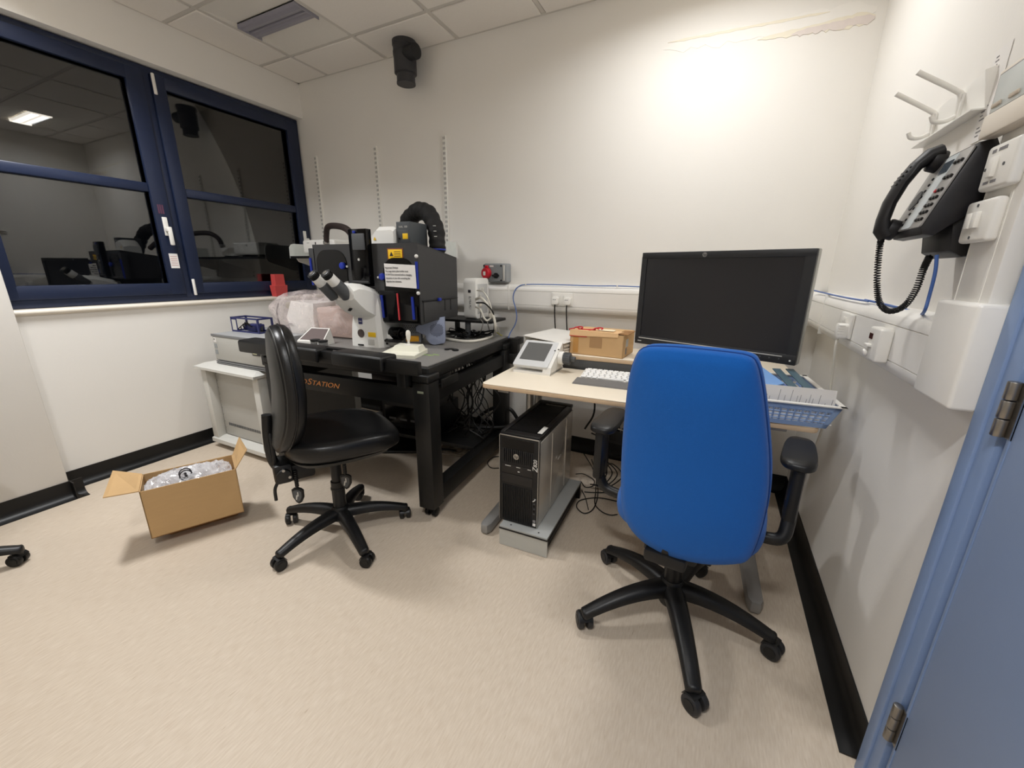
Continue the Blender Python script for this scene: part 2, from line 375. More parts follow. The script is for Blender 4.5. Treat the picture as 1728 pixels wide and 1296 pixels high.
# black coved skirting
def skirt(name, p0, p1, nrm, h=.098, toe=.052):
    p0, p1, n = Vector(p0), Vector(p1), Vector(nrm)
    prof = [(0, 0), (toe, 0), (toe, .003), (.03, .006), (.016, .014), (.008, .026), (.005, .045), (.005, h), (0, h)]
    V = []; k = len(prof)
    for p in (p0, p1):
        for a, z in prof: V.append(p+n*a+Vector((0, 0, z)))
    F = [(i, (i+1) % k, k+(i+1) % k, k+i) for i in range(k)]+[tuple(range(k)), tuple(range(2*k-1, k-1, -1))]
    struct(MB().quadmesh(V, F).build(name, M_vinylb, ang=60))
skirt('baseboard_back', (XL, YB, 0), (XR, YB, 0), (0, -1, 0))
skirt('baseboard_left', (XL, .715, 0), (XL, YB, 0), (1, 0, 0))
skirt('baseboard_column', (-3.10, .10, 0), (-3.10, .767, 0), (1, 0, 0))
skirt('baseboard_column_side', (XL, .715, 0), (-3.048, .715, 0), (0, 1, 0))
skirt('baseboard_right', (XR, 1.10, 0), (XR, YB, 0), (-1, 0, 0))
skirt('baseboard_left_rear', (XL, YF, 0), (XL, .10, 0), (1, 0, 0))
skirt('baseboard_front', (XL, YF, 0), (XR, YF, 0), (0, 1, 0))

# ------------------------------------------------------------------ window
WX = -3.35
win = struct(thing('window_1', None, None, (WX, 1.66, 1.02))); wm = lambda: None
def W():
    m = MB(); m.M = TR(-WX, -1.66, -1.02); return m
def ring(y0, y1, z0, z1, ws, x0, x1, bev=.004):
    l, r, b, t = ws; m = W()
    m.bx(x0, x1, y0, y0+l, z0, z1, bev); m.bx(x0, x1, y1-r, y1, z0, z1, bev); m.bx(x0+.0005, x1-.0005, y0+l*.5, y1-r*.5, z0, z0+b, bev); m.bx(x0+.0005, x1-.0005, y0+l*.5, y1-r*.5, z1-t, z1, bev); return m
ring(.69, 2.632, 1.028, 2.436, (.05, .035, .05, .035), WX-.06, WX+.03).build('frame', M_frame, win)
W().bx(WX-.06, WX+.032, 1.575, 1.612, 1.05, 2.42, .004).build('mullion', M_frame, win)
for nm, y0, y1, gy0, gy1 in (('l', .735, 1.572, .80, 1.483), ('r', 1.614, 2.605, 1.69, 2.518)):
    sash = ring(y0, y1, 1.072, 2.405, (gy0-y0, y1-gy1, .074, .072), WX-.04, WX+.045, .006).build('sash', M_frame, win)
    ring(gy0-.014, gy1+.014, 1.132, 2.347, (.014, .014, .014, .014), WX-.03, WX+.030, .005).build('glazing_bead', M_frame, sash)
    W().bx(WX-.03, WX+.038, gy0, gy1, 1.709, 1.763, .006).build('transom', M_frame, win)
    for z0, z1 in ((1.146, 1.709), (1.763, 2.333)): W().bx(WX-.004, WX+.004, gy0-.004, gy1+.004, z0-.004, z1+.004).build('pane', M_glass, win)
def win_handle(y):
    h = W().bx(WX+.045, WX+.055, y-.014, y+.014, 1.45, 1.565, .004).build('handle', M_wplas, win)
    W().bx(WX+.055, WX+.085, y-.012, y+.012, 1.475, 1.50, .004).bx(WX+.072, WX+.088, y-.008, y+.016, 1.39, 1.505, .006).build('lever', M_wplas, h)
win_handle(1.528); win_handle(2.56)
for z0, z1 in ((2.29, 2.405), (1.062, 1.172)): W().cyl((WX+.047, 1.625, z0), (WX+.047, 1.625, z1), .009, n=12, bev=.003).build('hinge_cover', M_wplas, win)
st = W().bx(WX+.045, WX+.0462, 1.512, 1.562, 1.244, 1.338).build('sticker', M_paper, win)
for k in range(5): W().bx(WX+.0462, WX+.0467, 1.518, 1.556, 1.262+k*.014, 1.265+k*.014).build('printed_line', mat('pale_red_ink', (190, 130, 130), .8), st)
for k in range(3): W().bx(WX+.0452, WX+.0457, 1.505+.012*k, 1.513+.012*k, 1.585, 1.64).build('printed_mark', mat('dull_red_ink', (96, 58, 78), .8), win)
# window sill board with a rounded nose
sl = MB(); sl.bx(WX, -3.25, .715, YB, .996, 1.0255, 0); sl.tube([(-3.248, .715, 1.011), (-3.248, YB, 1.011)], .0148, 14)
struct(sl.build('trim_1', mat('sill_paint', (226, 218, 204), .4, var=.02)))

# ------------------------------------------------------------------ door and its frame
fr = MB(); fx0, fx1 = XR-.020, XR+.10
fr.bx(fx0, fx1, DY1, DY1+.078, 0, DZ+.07, .004); fr.bx(fx0, fx1, DY0-.078, DY0, 0, DZ+.07, .004); fr.bx(fx0, fx1, DY0, DY1, DZ, DZ+.07, .004)
fr.bx(fx0+.028, fx1, DY1-.014, DY1+.01, 0, DZ)
fr.bx(fx0-.006, fx0+.004, DY1+.040, DY1+.078, 0, DZ+.07, .003)
struct(fr.build('trim_2', M_doorf))
dr = struct(thing('door_1', None, None, (XR-.018, .53, 0)))
D_ = lambda: setattr(m := MB(), 'M', TR(-(XR-.018), -.53, 0)) or m
D_().bx(XR-.018, XR+.026, DY0+.004, DY1-.020, .008, DZ-.004, .003).build('leaf', M_door, dr)
D_().bx(XR-.0195, XR-.018, DY1-.034, DY1-.030, .01, DZ-.01).build('edge_strip', M_doorf, dr)
for z0, z1 in ((.222, .322), (.972, 1.072), (1.72, 1.82)):
    hg = MB(); hg.M = TR(-(XR-.018), -.53, 0)
    for k in range(3): hg.cyl((XR-.026, DY1-.010, z0+k*.034), (XR-.026, DY1-.010, z0+k*.034+.0325), .0095, n=14, bev=.002)
    h = hg.build('hinge', M_steel, dr)
    D_().bx(XR-.0195, XR-.017, DY1-.034, DY1-.012, z0, z1).build('hinge_leaf', M_steel, h)
D_().cyl((XR-.018, .14, 1.0), (XR-.075, .14, 1.0), .010).tube([(XR-.070, .14, 1.0), (XR-.072, .20, 1.0), (XR-.070, .26, 1.0)], .009, k=4).cyl((XR-.018, .14, 1.0), (XR-.026, .14, 1.0), .026).build('door_handle', M_steel, dr)

# ------------------------------------------------------------------ dado trunking
def trunk_profile():
    # (depth from wall, z) going from top to bottom; top and bottom compartments bulge
    return [(0, 1.156), (.030, 1.156), (.050, 1.150), (.060, 1.138), (.064, 1.124), (.064, 1.1165), (.060, 1.1155), (.060, 1.1145), (.064, 1.1135),
            (.064, 1.0235), (.060, 1.0225), (.060, 1.0215), (.064, 1.0205), (.064, 1.010), (.058, .994), (.046, .984), (.028, .981), (0, .981)]
def trunk(name, p0, p1, nrm, dz=0):
    p0, p1, n = Vector(p0), Vector(p1), Vector(nrm); prof = trunk_profile(); k = len(prof); V = []
    for p in (p0, p1):
        for a, z in prof: V.append(p+n*a+Vector((0, 0, z+dz)))
    F = [(i, (i+1) % k, k+(i+1) % k, k+i) for i in range(k)]+[tuple(range(k)), tuple(range(2*k-1, k-1, -1))]
    return struct(MB().quadmesh(V, F).build(name, M_wplas2, ang=50))
tb = trunk('trim_3', (-3.10, YB, 0), (XR, YB, 0), (0, -1, 0))
MB().bx(-1.305, -1.300, YB-.0655, YB, .981, 1.158, .001).build('joint_cover', M_wplas, tb)
tr = trunk('trim_4', (XR, YB-.0, 0), (XR, 1.20, 0), (-1, 0, 0))
cc = MB().bx(XR-.0665, XR, 2.30, 2.305, .980, 1.158, .001).bx(XR-.30, XR-.295, YB-.0665, YB, .980, 1.158, .001); cc.build('corner_cover', M_wplas, tr)
# joint box where the trunking turns up, and the vertical trunking with it
vb = MB(); vb.box((XR-.032, 1.162, 1.092), (.066, .168, .21), .008, 3)
vb.bx(XR-.046, XR, 1.098, 1.228, 1.19, 2.69, .003); vb.bx(XR-.047, XR-.040, 1.128, 1.134, 1.19, 2.69); vb.bx(XR-.047, XR-.040, 1.222, 1.225, 1.19, 2.69)
struct(vb.build('trim_5', M_wplas2))
# ------------------------------------------------------------------ swivel chairs
def pad(mb, outline, prof, M=None, f=None):
    """closed cushion: 2-D outline scaled through a list of (scale, z) rings"""
    cx = sum(p[0] for p in outline)/len(outline); cy = sum(p[1] for p in outline)/len(outline)
    t = bmesh.new(); rings = []
    for s_, z in prof:
        if s_ < 1e-3: ring_ = [t.verts.new((cx, cy, z))]
        else: ring_ = [t.verts.new((cx+(x-cx)*s_, cy+(y-cy)*s_, z)) for x, y in outline]
        rings.append(ring_)
    n = len(outline)
    for A, B in zip(rings, rings[1:]):
        for j in range(n):
            k = (j+1) % n
            if len(A) == 1 and len(B) == 1: continue
            if len(A) == 1: t.faces.new((A[0], B[k], B[j]))
            elif len(B) == 1: t.faces.new((A[j], A[k], B[0]))
            else: t.faces.new((A[j], A[k], B[k], B[j]))
    if f:
        for v in t.verts: v.co = Vector(f(v.co))
    bmesh.ops.recalc_face_normals(t, faces=t.faces[:]); mb._add(t, M); return mb
def soft(th, e=.03, scale=1.0):
    """cushion section: flat bottom at 0, rounded sides, crowned top at th"""
    return [(0, 0), (.5, 0), (.93, 0), (.985, .012), (1.0, th*.35), (1.0, th*.6), (.985, th*.8), (.94, th*.93), (.8, th*.985), (.55, th), (.25, th*1.01), (0, th*1.01)]
def selip(a, b, p=3.0, n=40, cx=0, cy=0):
    o = []
    for i in range(n):
        t = 2*PI*i/n; c, s_ = math.cos(t), math.sin(t)
        o.append((cx+a*math.copysign(abs(c)**(2/p), c), cy+b*math.copysign(abs(s_)**(2/p), s_)))
    return o
M_rubber = mat('caster_rubber', (38, 38, 40), .5, var=.08)
def star_base(t, R, a0, zt, arm_w=.030, wheel=.026, twist=(20, 140, 250, 330, 80), m=M_bplas, shiny=False, droop=.042):
    """five-star base: five arms, each with its caster as a sub-part"""
    hub = MB().lathe([(0, .075), (.036, .075), (.042, .085), (.040, zt+.02), (.034, zt+.03), (0, zt+.03)], 24).build('hub', m, t)
    for k in range(5):
        a = a0+k*2*PI/5; d = Vector((math.cos(a), math.sin(a), 0)); n = Vector((-d.y, d.x, 0)); V = []; F = []; K = 11
        for i in range(K):
            u = min(1, i/(K-3)); r = .02+(R-.02+.004)*u+(0, .007, .012)[max(0, i-K+3)]; e_ = (1, .86, .5)[max(0, i-K+3)]; zc = zt-(droop*u**1.8); w_ = arm_w*(1.05-.36*u)*e_; h = .026*(1-.45*u)*(1 if e_ > .6 else .8)
            zc -= .006*math.sin(u*PI)*-1
            for sy, sz in ((-1, -.8), (-1, .35), (-.55, 1), (.55, 1), (1, .35), (1, -.8), (.6, -1), (-.6, -1)):
                V.append(d*r+n*(w_*sy)+Vector((0, 0, zc+h*sz-.006)))
        for i in range(K-1):
            for j in range(8): F.append((i*8+j, i*8+(j+1) % 8, i*8+8+(j+1) % 8, i*8+8+j))
        F += [tuple(range(8)), tuple(range(K*8-1, K*8-9, -1))]
        arm = MB().quadmesh(V, F)
        arm.cyl(d*R+Vector((0, 0, wheel*2)), d*R+Vector((0, 0, zt-droop)), .011, n=12)
        arm = arm.build('base_arm', m, t, 50)
        tw = math.radians(twist[k]); c = MB(); c.M = TR(d.x*R, d.y*R, 0) @ RZ(tw)
        for sy in (-1, 1): c.cyl((-.012, sy*.006, wheel), (-.012, sy*.027, wheel), wheel, n=22, bev=.004)
        cs = c.build('caster', M_rubber if shiny else m, arm)
        hd = MB(); hd.M = TR(d.x*R, d.y*R, 0) @ RZ(tw)
        hd.grid(lambda u, v: (-.012+(wheel+.004)*math.cos(PI*(.14+.50*u)), -.024+.048*v, wheel+(wheel+.004)*math.sin(PI*(.14+.50*u))), 14, 2, thick=.003)
        hd.cyl((0, 0, wheel*1.6), (0, 0, wheel*2.3), .012, n=12)
        for sy in (-1, 1): hd.cyl((-.012, sy*.0275, wheel), (-.012, sy*.029, wheel), wheel*.62, n=16)
        hd.build('caster_hood', m, arm)

# --- black leather-look task chair in front of the microscope table (faces local +X)
def task_chair(loc, rz, label, base_ang, group=None, levers=True):
    t = thing('swivel_chair', label, 'chair', loc, rz, group)
    star_base(t, .30, base_ang-rz, .118)
    MB().cyl((0, 0, .13), (0, 0, .28), .030, n=20).cyl((0, 0, .28), (0, 0, .40), .024, n=20).cyl((0, 0, .235), (0, 0, .25), .033, n=20, bev=.004).build('gas_column', M_bplas, t)
    MB().box((-.02, 0, .424), (.22, .15, .045), .012).box((-.17, 0, .385), (.16, .07, .075), .012).build('tilt_mechanism', M_bplas, t)
    seat = selip(.248, .240, 2.9, 44, .040, 0)
    fs = lambda p: (p.x, p.y, p.z+.466 - .5*max(0, (p.x-.08))**2*1.3*(.5+.5*min(1, p.z/.05)) + .012*abs(p.y/.23)**2.5 + .012*max(0, -p.x)/.2)
    pad(MB(), seat, soft(.085), f=fs).build('seat', M_leather, t, 60)
    pan = selip(.222, .218, 2.9, 36, .030, 0)
    pad(MB(), pan, [(0, 0), (.72, 0), (.94, .012), (1, .03), (0, .03)], f=lambda p: (p.x, p.y, p.z+.440 - .45*max(0, (p.x-.08))**2*1.3)).build('seat_pan', M_greyd if False else M_leatherg, t, 50)
    # backrest: outline in (y, z), thickness along +x
    bo = [(y*(1+.10*math.sin((z+.25)/.5*PI)), z) for y, z in selip(.190, .262, 3.0, 44)]
    def fb(p): # p.x = y, p.y = z', p.z = thickness
        z = p.y; return (-.212+p.z+.045*(z/.26)+.030*math.cos((z+.10)/.26*PI*.55)+.22*p.x*p.x, p.x, .765+z)
    back = pad(MB(), bo, soft(.082), f=fb).build('backrest', M_leather, t, 60)
    bo2 = [(y*.97, z*.97) for y, z in bo]
    pad(MB(), bo2, [(0, -.014), (.6, -.016), (.9, -.008), (1, .008), (1, .022), (0, .022)], f=fb).build('back_shell', M_leatherg, t, 60)
    P = [Vector(fb(Vector((y*1.003, z*1.003, .040)))) for y, z in bo]
    MB().tube(P, .0045, 8, closed=True).build('piping', M_leather, back)
    MB().tube([(-.10, 0, .385), (-.20, 0, .378), (-.222, 0, .40), (-.246, 0, .46), (-.248, 0, .56), (-.240, 0, .66)], .02, 10, k=5).box((-.240, 0, .50), (.016, .06, .17), .006).build('back_bar', M_bplas, t)
    MB().box((-.215, 0, .40), (.07, .12, .09), .014).cyl((-.215, -.075, .40), (-.215, .075, .40), .028, n=18, bev=.004).build('bracket', M_bplas, t)
    MB().cyl((-.215, -.0765, .425), (-.215, -.060, .425), .006, n=10).cyl((-.195, -.0765, .39), (-.195, -.060, .39), .006, n=10).build('bolt', M_alu, t)
    MB().tube([(-.24, -.03, .36), (-.255, -.035, .33), (-.257, -.036, .28)], .007, 8, k=4).build('release_bar', M_bplas, t)
    if levers:
        for k, (lx, ly, z0, z1) in enumerate(((-.172, -.050, .40, .300), (.028, -.058, .41, .310))):
            lv = MB().tube([(lx, ly+.02, z0), (lx, ly, z0-.02), (lx, ly-.004, z1+.02)], .006, 8, k=4)
            for q in range(9): lv.cyl((lx, ly-.003, z1+.03+q*.009), (lx, ly-.003, z1+.034+q*.009), .0085, n=10)
            lv = lv.build('lever', M_bplas, t)
            sh = [(-.027, .026), (-.016, .034), (0, .037), (.016, .034), (.027, .026), (.025, -.010), (.012, -.034), (0, -.042), (-.012, -.034), (-.025, -.010)]
            ML = TR(lx, ly-.006, z1-.012) @ RZ(-rz+.35) @ RX(PI/2)
            MB().prism(sh, .012, ML @ TR(0, 0, -.006), .003).build('paddle', M_bplas, lv)
            MB().prism([(x*.72, y*.72) for x, y in sh], .0015, ML @ TR(0, 0, .006)).build('paddle_badge', M_greyd, lv)
            zz = [(-.010, -.020), (-.004, -.020), (.000, -.004), (.006, -.002), (.006, .018), (.001, .018), (.001, .004), (-.005, .002)]
            MB().prism(zz, .001, ML @ TR(0, 0, .0075)).build('arrow_mark', M_greyl, lv)
    return t
task_chair((-1.505, 1.18, 0), math.radians(61), 'black leather-look swivel chair in front of the microscope table', math.radians(263.7))
ch3 = task_chair((-2.69, .115, 0), math.radians(20), 'black swivel chair standing beside the boxed column by the window wall', math.radians(65), levers=False)

# --- blue fabric task chair at the computer desk (faces local +Y)
BRZ = math.radians(-6); BC = Vector((-.011, 1.36, 0))
t = thing('office_chair', 'blue fabric office chair with armrests pushed up to the computer desk', 'chair', BC, BRZ)
star_base(t, .323, math.radians(215.7)-BRZ, .150, arm_w=.033, wheel=.030, twist=(-60+6, 150, 160, 40, 320), shiny=True, droop=.072)
MB().cyl((0, 0, .14), (0, 0, .30), .032, n=20).cyl((0, 0, .30), (0, 0, .42), .025, n=20).build('gas_column', M_bplas, t)
MB().box((0, .01, .415), (.19, .24, .05), .010).box((0, -.12, .40), (.16, .10, .055), .010).box((.095, -.12, .395), (.05, .06, .03), .008).build('tilt_mechanism', M_bplas, t)
pad(MB(), selip(.228, .235, 3.2, 44, .018, .03), soft(.085), f=lambda p: (p.x, p.y, p.z+.445-.9*max(0, p.y-.12)**2)).build('seat', M_blue, t, 60)
pad(MB(), selip(.212, .215, 3.0, 36, .018, .03), [(0, 0), (.8, 0), (1, .02), (0, .02)], f=lambda p: (p.x, p.y, p.z+.430)).build('seat_pan', M_bplas, t, 50)
px_out = [(1082, 590), (1066, 610), (1055, 645), (1047, 700), (1041, 765), (1040, 820), (1043, 862), (1056, 893), (1083, 918), (1125, 938), (1185, 950), (1240, 951), (1262, 945), (1274, 925), (1286, 890), (1296, 840), (1298, 785), (1293, 715), (1286, 655), (1277, 615), (1262, 601), (1225, 595), (1170, 590), (1120, 587)]
ybk = lambda z: 1.115-.11*(z-.45)
def on_back(px, py):
    d = ray(px, py); s_ = (1.115+.11*.45-.11*CAMZ)/(d.y+.11*d.z); return C0+d*s_
loc_out = []
for px, py in px_out:
    p = RZ(-BRZ) @ (on_back(px, py)-BC); loc_out.append((p.x, p.z))
sm = [(v.x, v.y) for v in crom([(x, z, 0) for x, z in loc_out], 3, True)]
y_of = lambda z: -.250-.11*(z-.45)
def fbk(p):
    z = p.y; lum = .020*math.sin(max(0, min(1, (z-.45)/.6))*PI)
    return (p.x, y_of(z)+p.z+lum-.012+.30*p.x*p.x, z)
bk = pad(MB(), sm, [(0, -.012), (.5, -.010), (.88, -.004), (.97, .006), (1, .018), (1, .026), (0, .030)], f=fbk).build('back_shell', M_blue, t, 60)
sm2 = [(x*1.01+.003, z+.002) for x, z in sm]
pad(MB(), sm2, [(0, .030), (.97, .030), (1.0, .038), (1.005, .058), (.98, .078), (.9, .090), (.5, .096), (0, .096)], f=fbk).build('backrest', M_blue, t, 60)
P = [Vector(fbk(Vector((x*1.002, z, .029)))) for x, z in sm]; MB().tube(P, .003, 6, closed=True).build('seam_piping', mat('blue_seam', (14, 60, 126), .9), bk)
MB().box((0, -.215, .43), (.12, .10, .04), .01).tube([(0, -.13, .405), (0, -.20, .41), (0, -.235, .45), (0, -.245, .54)], .024, 10, k=5).build('back_bar', M_bplas, t)
for sx in (-1, 1):
    ar = MB(); x0 = sx*.315-(.012 if sx > 0 else 0); yo = .05 if sx > 0 else .0
    ar.tube([(sx*.12, .04, .425), (sx*.24, .04, .425), (sx*.292, .04, .440), (x0, .04+yo*.5, .49), (x0, .04+yo, .55)], .020, 10, k=5)
    ar.box((x0, .04+yo, .580), (.034, .085, .20), .012)
    ar = ar.build('arm', M_bplas, t)
    po = [(x*(1-.18*(y+.125)/.25), y) for x, y in selip(.052, .135, 3.4, 30)]
    pad(MB(), po, [(0, 0), (.9, 0), (1, .008), (1, .020), (.95, .027), (.7, .030), (0, .030)], TR(x0, .115+yo, .672) @ RZ(-sx*.06)).build('arm_pad', M_bplas, ar, 50)
# ------------------------------------------------------------------ anti-vibration table
TA = math.radians(4.2); TO = Vector((-1.149, 1.451, 0))
tt = thing('optical_table', 'black steel anti-vibration table carrying the microscope', 'table', TO, TA)
def TL(p): return RZ(-TA) @ (Vector(p)-TO)      # world -> table local
TW, TD = 1.09, 1.00                              # frame: local x -1.20..0, y 0..1.0
for x0, y0 in ((-.092, 0), (-TW, 0), (-.092, TD-.092), (-TW, TD-.092)):
    lg = MB().bx(x0, x0+.092, y0, y0+.092, .062, .735, .004).build('leg', M_bmat, tt)
    cs = MB().cyl((x0+.046, y0+.046, .045), (x0+.046, y0+.046, .062), .028, n=18)
    for sy in (-1, 1): cs.cyl((x0+.046+sy*.008, y0+.046, .026), (x0+.046+sy*.032, y0+.046, .026), .026, n=20, bev=.004)
    cs.build('caster', M_bgloss, lg)
    MB().bx(x0-.004, x0+.096, y0-.004, y0+.096, .735, .775, .010, 3).build('corner_cap', M_bmat, lg)
MB().bx(-TW+.09, -.09, .012, .062, .612, .705, .003).build('front_beam', M_bmat, tt)
MB().bx(-TW+.09, -.09, TD-.062, TD-.012, .612, .705, .003).build('rear_beam', M_bmat, tt)
for x in (-.070, -TW+.010): MB().bx(x, x+.060, .09, TD-.09, .625, .705, .003).build('side_beam', M_bmat, tt)
for x in (-.078, -TW+.008): MB().bx(x, x+.070, .09, TD-.09, .066, .160, .003).build('lower_beam', M_bmat, tt)
MB().bx(-TW+.05, -.05, TD-.085, TD-.015, .066, .150, .003).build('rear_stretcher', M_bmat, tt)
MB().bx(-TW+.07, -.06, .55, TD-.10, .150, .175, .003).build('lower_shelf', M_bmat, tt)
M_bread = mat('breadboard_top', (122, 120, 117), .42, var=.22, scale=380)
MB().bx(-TW-.02, -.012, .020, TD+.03, .742, .808, .010, 3).build('table_slab', M_bmat, tt)
MB().bx(-TW-.012, -.022, .030, TD+.022, .806, .8145, .003).build('table_skin', M_bread, tt)
for x in (-.06, -TW+.02): MB().bx(x, x+.04, .10, .24, .70, .742, .004).build('air_mount', M_bmat, tt)
bo = MB()
for (y, z) in ((.06, .748), (.10, .748), (.06, .722), (.10, .722)): bo.cyl((.0, y+.06, z-.03), (.003, y+.06, z-.03), .004, n=8)
bo.build('rivet', M_greyl, tt)
MB().bx(.000, .012, .10, .26, .690, .735, .004).build('side_bracket', M_bmat, tt)
rb = MB().bx(-.06, .03, TD-.02, TD+.09, .63, .70, .004).bx(-.03, .05, TD+.00, TD+.06, .70, .80, .004).bx(.0, .05, TD+.02, TD+.13, .755, .80, .004); rb.build('rear_bracket', M_bmat, tt)
# lettering on the front beam, with the chair back over the first letters
xc = -.868
for s_, sz in (('ISO', .038), ('S', .050), ('TATION', .038)):
    o_ = text(s_, sz, FACE_MY, M_orange, 'lettering', tt, shear=.35, sx=1.36, align='LEFT'); xs = [v.co.x for v in o_.data.vertices]
    o_.location = (xc-min(xs), .0115, .655 if s_ != 'S' else .658); xc += max(xs)-min(xs)+.002
MB().bx(-.064, -.030, -.0015, .0, .684, .695).build('maker_plate', mat('plate_green_grey', (128, 134, 116), .5), tt)
# front rail with padded arm rests, a little less turned than the frame
rl = thing('arm_rest_rail', 'black padded arm rest rail along the front of the microscope table', 'rail', (-1.145, 1.385, .79), math.radians(1.0))
MB().bx(-1.235, 0, -.012, .020, 0, .062, .004).build('rail', M_bmat, rl)
for x0, x1 in ((-1.225, -.60), (-.50, -.180)):
    MB().bx(x0, x1, -.040, .070, .040, .074, .012, 3).bx(x0, x1, -.042, -.020, .004, .070, .010, 3).build('arm_pad', M_bmat, rl)
for x in (-1.13, -.15): MB().bx(x, x+.05, .018, .080, -.075, .03, .004).build('clamp', M_bmat, rl)
ck = MB().bx(-.625, -.48, .03, .06, .062, .074, .003).build('clip', M_bplas, rl)

# ------------------------------------------------------------------ microscope (local frame of the table)
ZT = .8145
MO = Vector((-1.79, 1.70, ZT))
mi = thing('microscope', 'white inverted microscope with grey binocular tubes under the black incubator', 'microscope', MO, TA)
# local: x across, -y toward the operator; base 0.22 wide
def loft(mb, secs, M=None):
    """list of rings (same vertex count), caps on both ends"""
    V = []; F = []; n = len(secs[0])
    for s_ in secs: V += [Vector(p) for p in s_]
    for i in range(len(secs)-1):
        for j in range(n): F.append((i*n+j, i*n+(j+1) % n, (i+1)*n+(j+1) % n, (i+1)*n+j))
    F += [tuple(range(n)), tuple(range(len(V)-1, len(V)-n-1, -1))]
    return mb.quadmesh(V, F, M)
M_zw = mat('microscope_white', (233, 232, 227), .38, var=.012)
st = MB()
# front tower: tapers upward, widens to the rear
secs = []
for z, xl, xr, yf, yb in ((0, -.115, .118, .0, .42), (.05, -.113, .116, .0, .42), (.12, -.106, .110, .002, .40), (.17, -.095, .105, .004, .38), (.24, -.085, .10, .004, .36), (.285, -.08, .085, .010, .34)):
    c = .022
    secs.append([(xl+c, yf, z), (xr-c, yf, z), (xr, yf+c, z), (xr, yb, z), (xl, yb, z), (xl, yf+c, z)])
loft(st, secs); st.build('stand', M_zw, mi, 30)
# side flare of the foot
MB().bx(.075, .150, .06, .40, 0, .09, .02, 3).bx(-.14, -.10, .08, .40, 0, .07, .02, 3).build('foot', M_zw, mi)
# sloping binocular head: a wedge reaching toward the operator
hd = MB()
A = [(-.075, .060, .150), (.080, .060, .150), (.080, .200, .350), (-.075, .200, .350)]
hsec = []
for (y, z0, z1, xl, xr) in ((.10, .165, .310, -.085, .085), (.02, .165, .335, -.088, .088), (-.06, .205, .358, -.088, .086), (-.10, .240, .362, -.084, .080), (-.130, .275, .352, -.076, .072)):
    hsec.append([(xl, y, z0+.012), (xl+.018, y, z0), (xr-.018, y, z0), (xr, y, z0+.012), (xr, y, z1-.03), (xr-.03, y, z1), (xl+.03, y, z1), (xl, y, z1-.03)])
loft(hd, hsec); hd.build('binocular_head', M_zw, mi, 28)
ax = Vector((-.10, -.62, .62)).normalized()       # direction of the eyepiece tubes
for k, (bx_, by_, bz_) in enumerate(((-.070, -.118, .292), (.012, -.110, .296))):
    p = Vector((bx_, by_, bz_))
    tb_ = MB().cyl(p, p+ax*.095, .035, .031, n=24, bev=.002).build('eyepiece_tube', M_greyd, mi)
    MB().cyl(p+ax*.093, p+ax*.142, .0285, .027, n=24, bev=.003).build('collar', M_zw, tb_)
    ey = MB().cyl(p+ax*.140, p+ax*.172, .0255, .0225, n=24, bev=.003)
    for q in range(4): ey.cyl(p+ax*(.144+q*.007), p+ax*(.147+q*.007), .0268, n=24)
    ey.build('eyecup', M_bplas, tb_)
    MB().cyl(p+ax*.1715, p+ax*.1735, .012, n=20).build('lens', mat('lens_coating', (120, 116, 110), .1, var=.1), tb_)
MB().cyl((-.022, -.076, .357), (-.022, -.080, .363), .016, n=20, bev=.002).build('adjuster', M_alu, mi)
qd = TR(-.005, -.118, .268) @ RX(math.radians(48)) 
MB().box((0, 0, 0), (.022, .022, .006), .003, M=TR(.0, -.091, .222) @ RX(math.radians(38))).cyl((.0, -.092, .222), (.0, -.098, .217), .007, n=12).build('port_plug', M_bplas, mi)
# front dial, badge, yellow laser labels
MB().cyl((-.022, .004, .078), (-.022, -.001, .078), .036, n=32).build('dial_ring', M_wplas, mi)
MB().cyl((-.022, .0, .078), (-.022, -.003, .078), .024, n=28).build('dial', mat('dial_dark', (74, 64, 60), .6), mi)
bd = MB().box((-.022, .001, .148), (.028, .003, .034), .001).build('badge', M_zeissb, mi)
text('ZEISS', .009, TR(-.022, -.0008, .146) @ FACE_MY, M_wplas, 'lettering', bd)
MB().box((.055, -.0005, .074), (.054, .002, .027), .0005).build('warning_label', M_yel, mi)
MB().box((.046, -.0005, .030), (.046, .0015, .034), .0005).build('type_plate', M_greyl, mi)
MB().box((-.030, -.002, .010), (.040, .006, .008), .001).build('slot', M_bplas, mi)
# focus knob on the right flank
fk = MB().cyl((.115, .10, .072), (.185, .10, .072), .040, n=28, bev=.006).cyl((.185, .10, .072), (.205, .10, .072), .026, n=24, bev=.004).build('focus_knob', M_bgloss, mi)
MB().box((.160, .05, .040), (.10, .045, .014), .006).build('knob_guard', M_bplas, fk)
for z in (.022, .045): MB().cyl((.121, .04, z), (.128, .04, z), .006, n=10).build('button', M_bplas, mi)
MB().bx(-.122, -.085, .03, .09, .175, .260, .006).bx(-.126, -.118, .05, .075, .205, .24, .002).build('side_port', M_zw, mi)
MB().bx(-.1275, -.1255, .058, .068, .208, .236).build('port_slot', M_bplas, mi)
# upper back part rising inside the incubator and its lamp arm on top
MB().bx(-.08, .08, .12, .36, .28, .525, .01).build('lamp_pillar', M_bmat, mi)

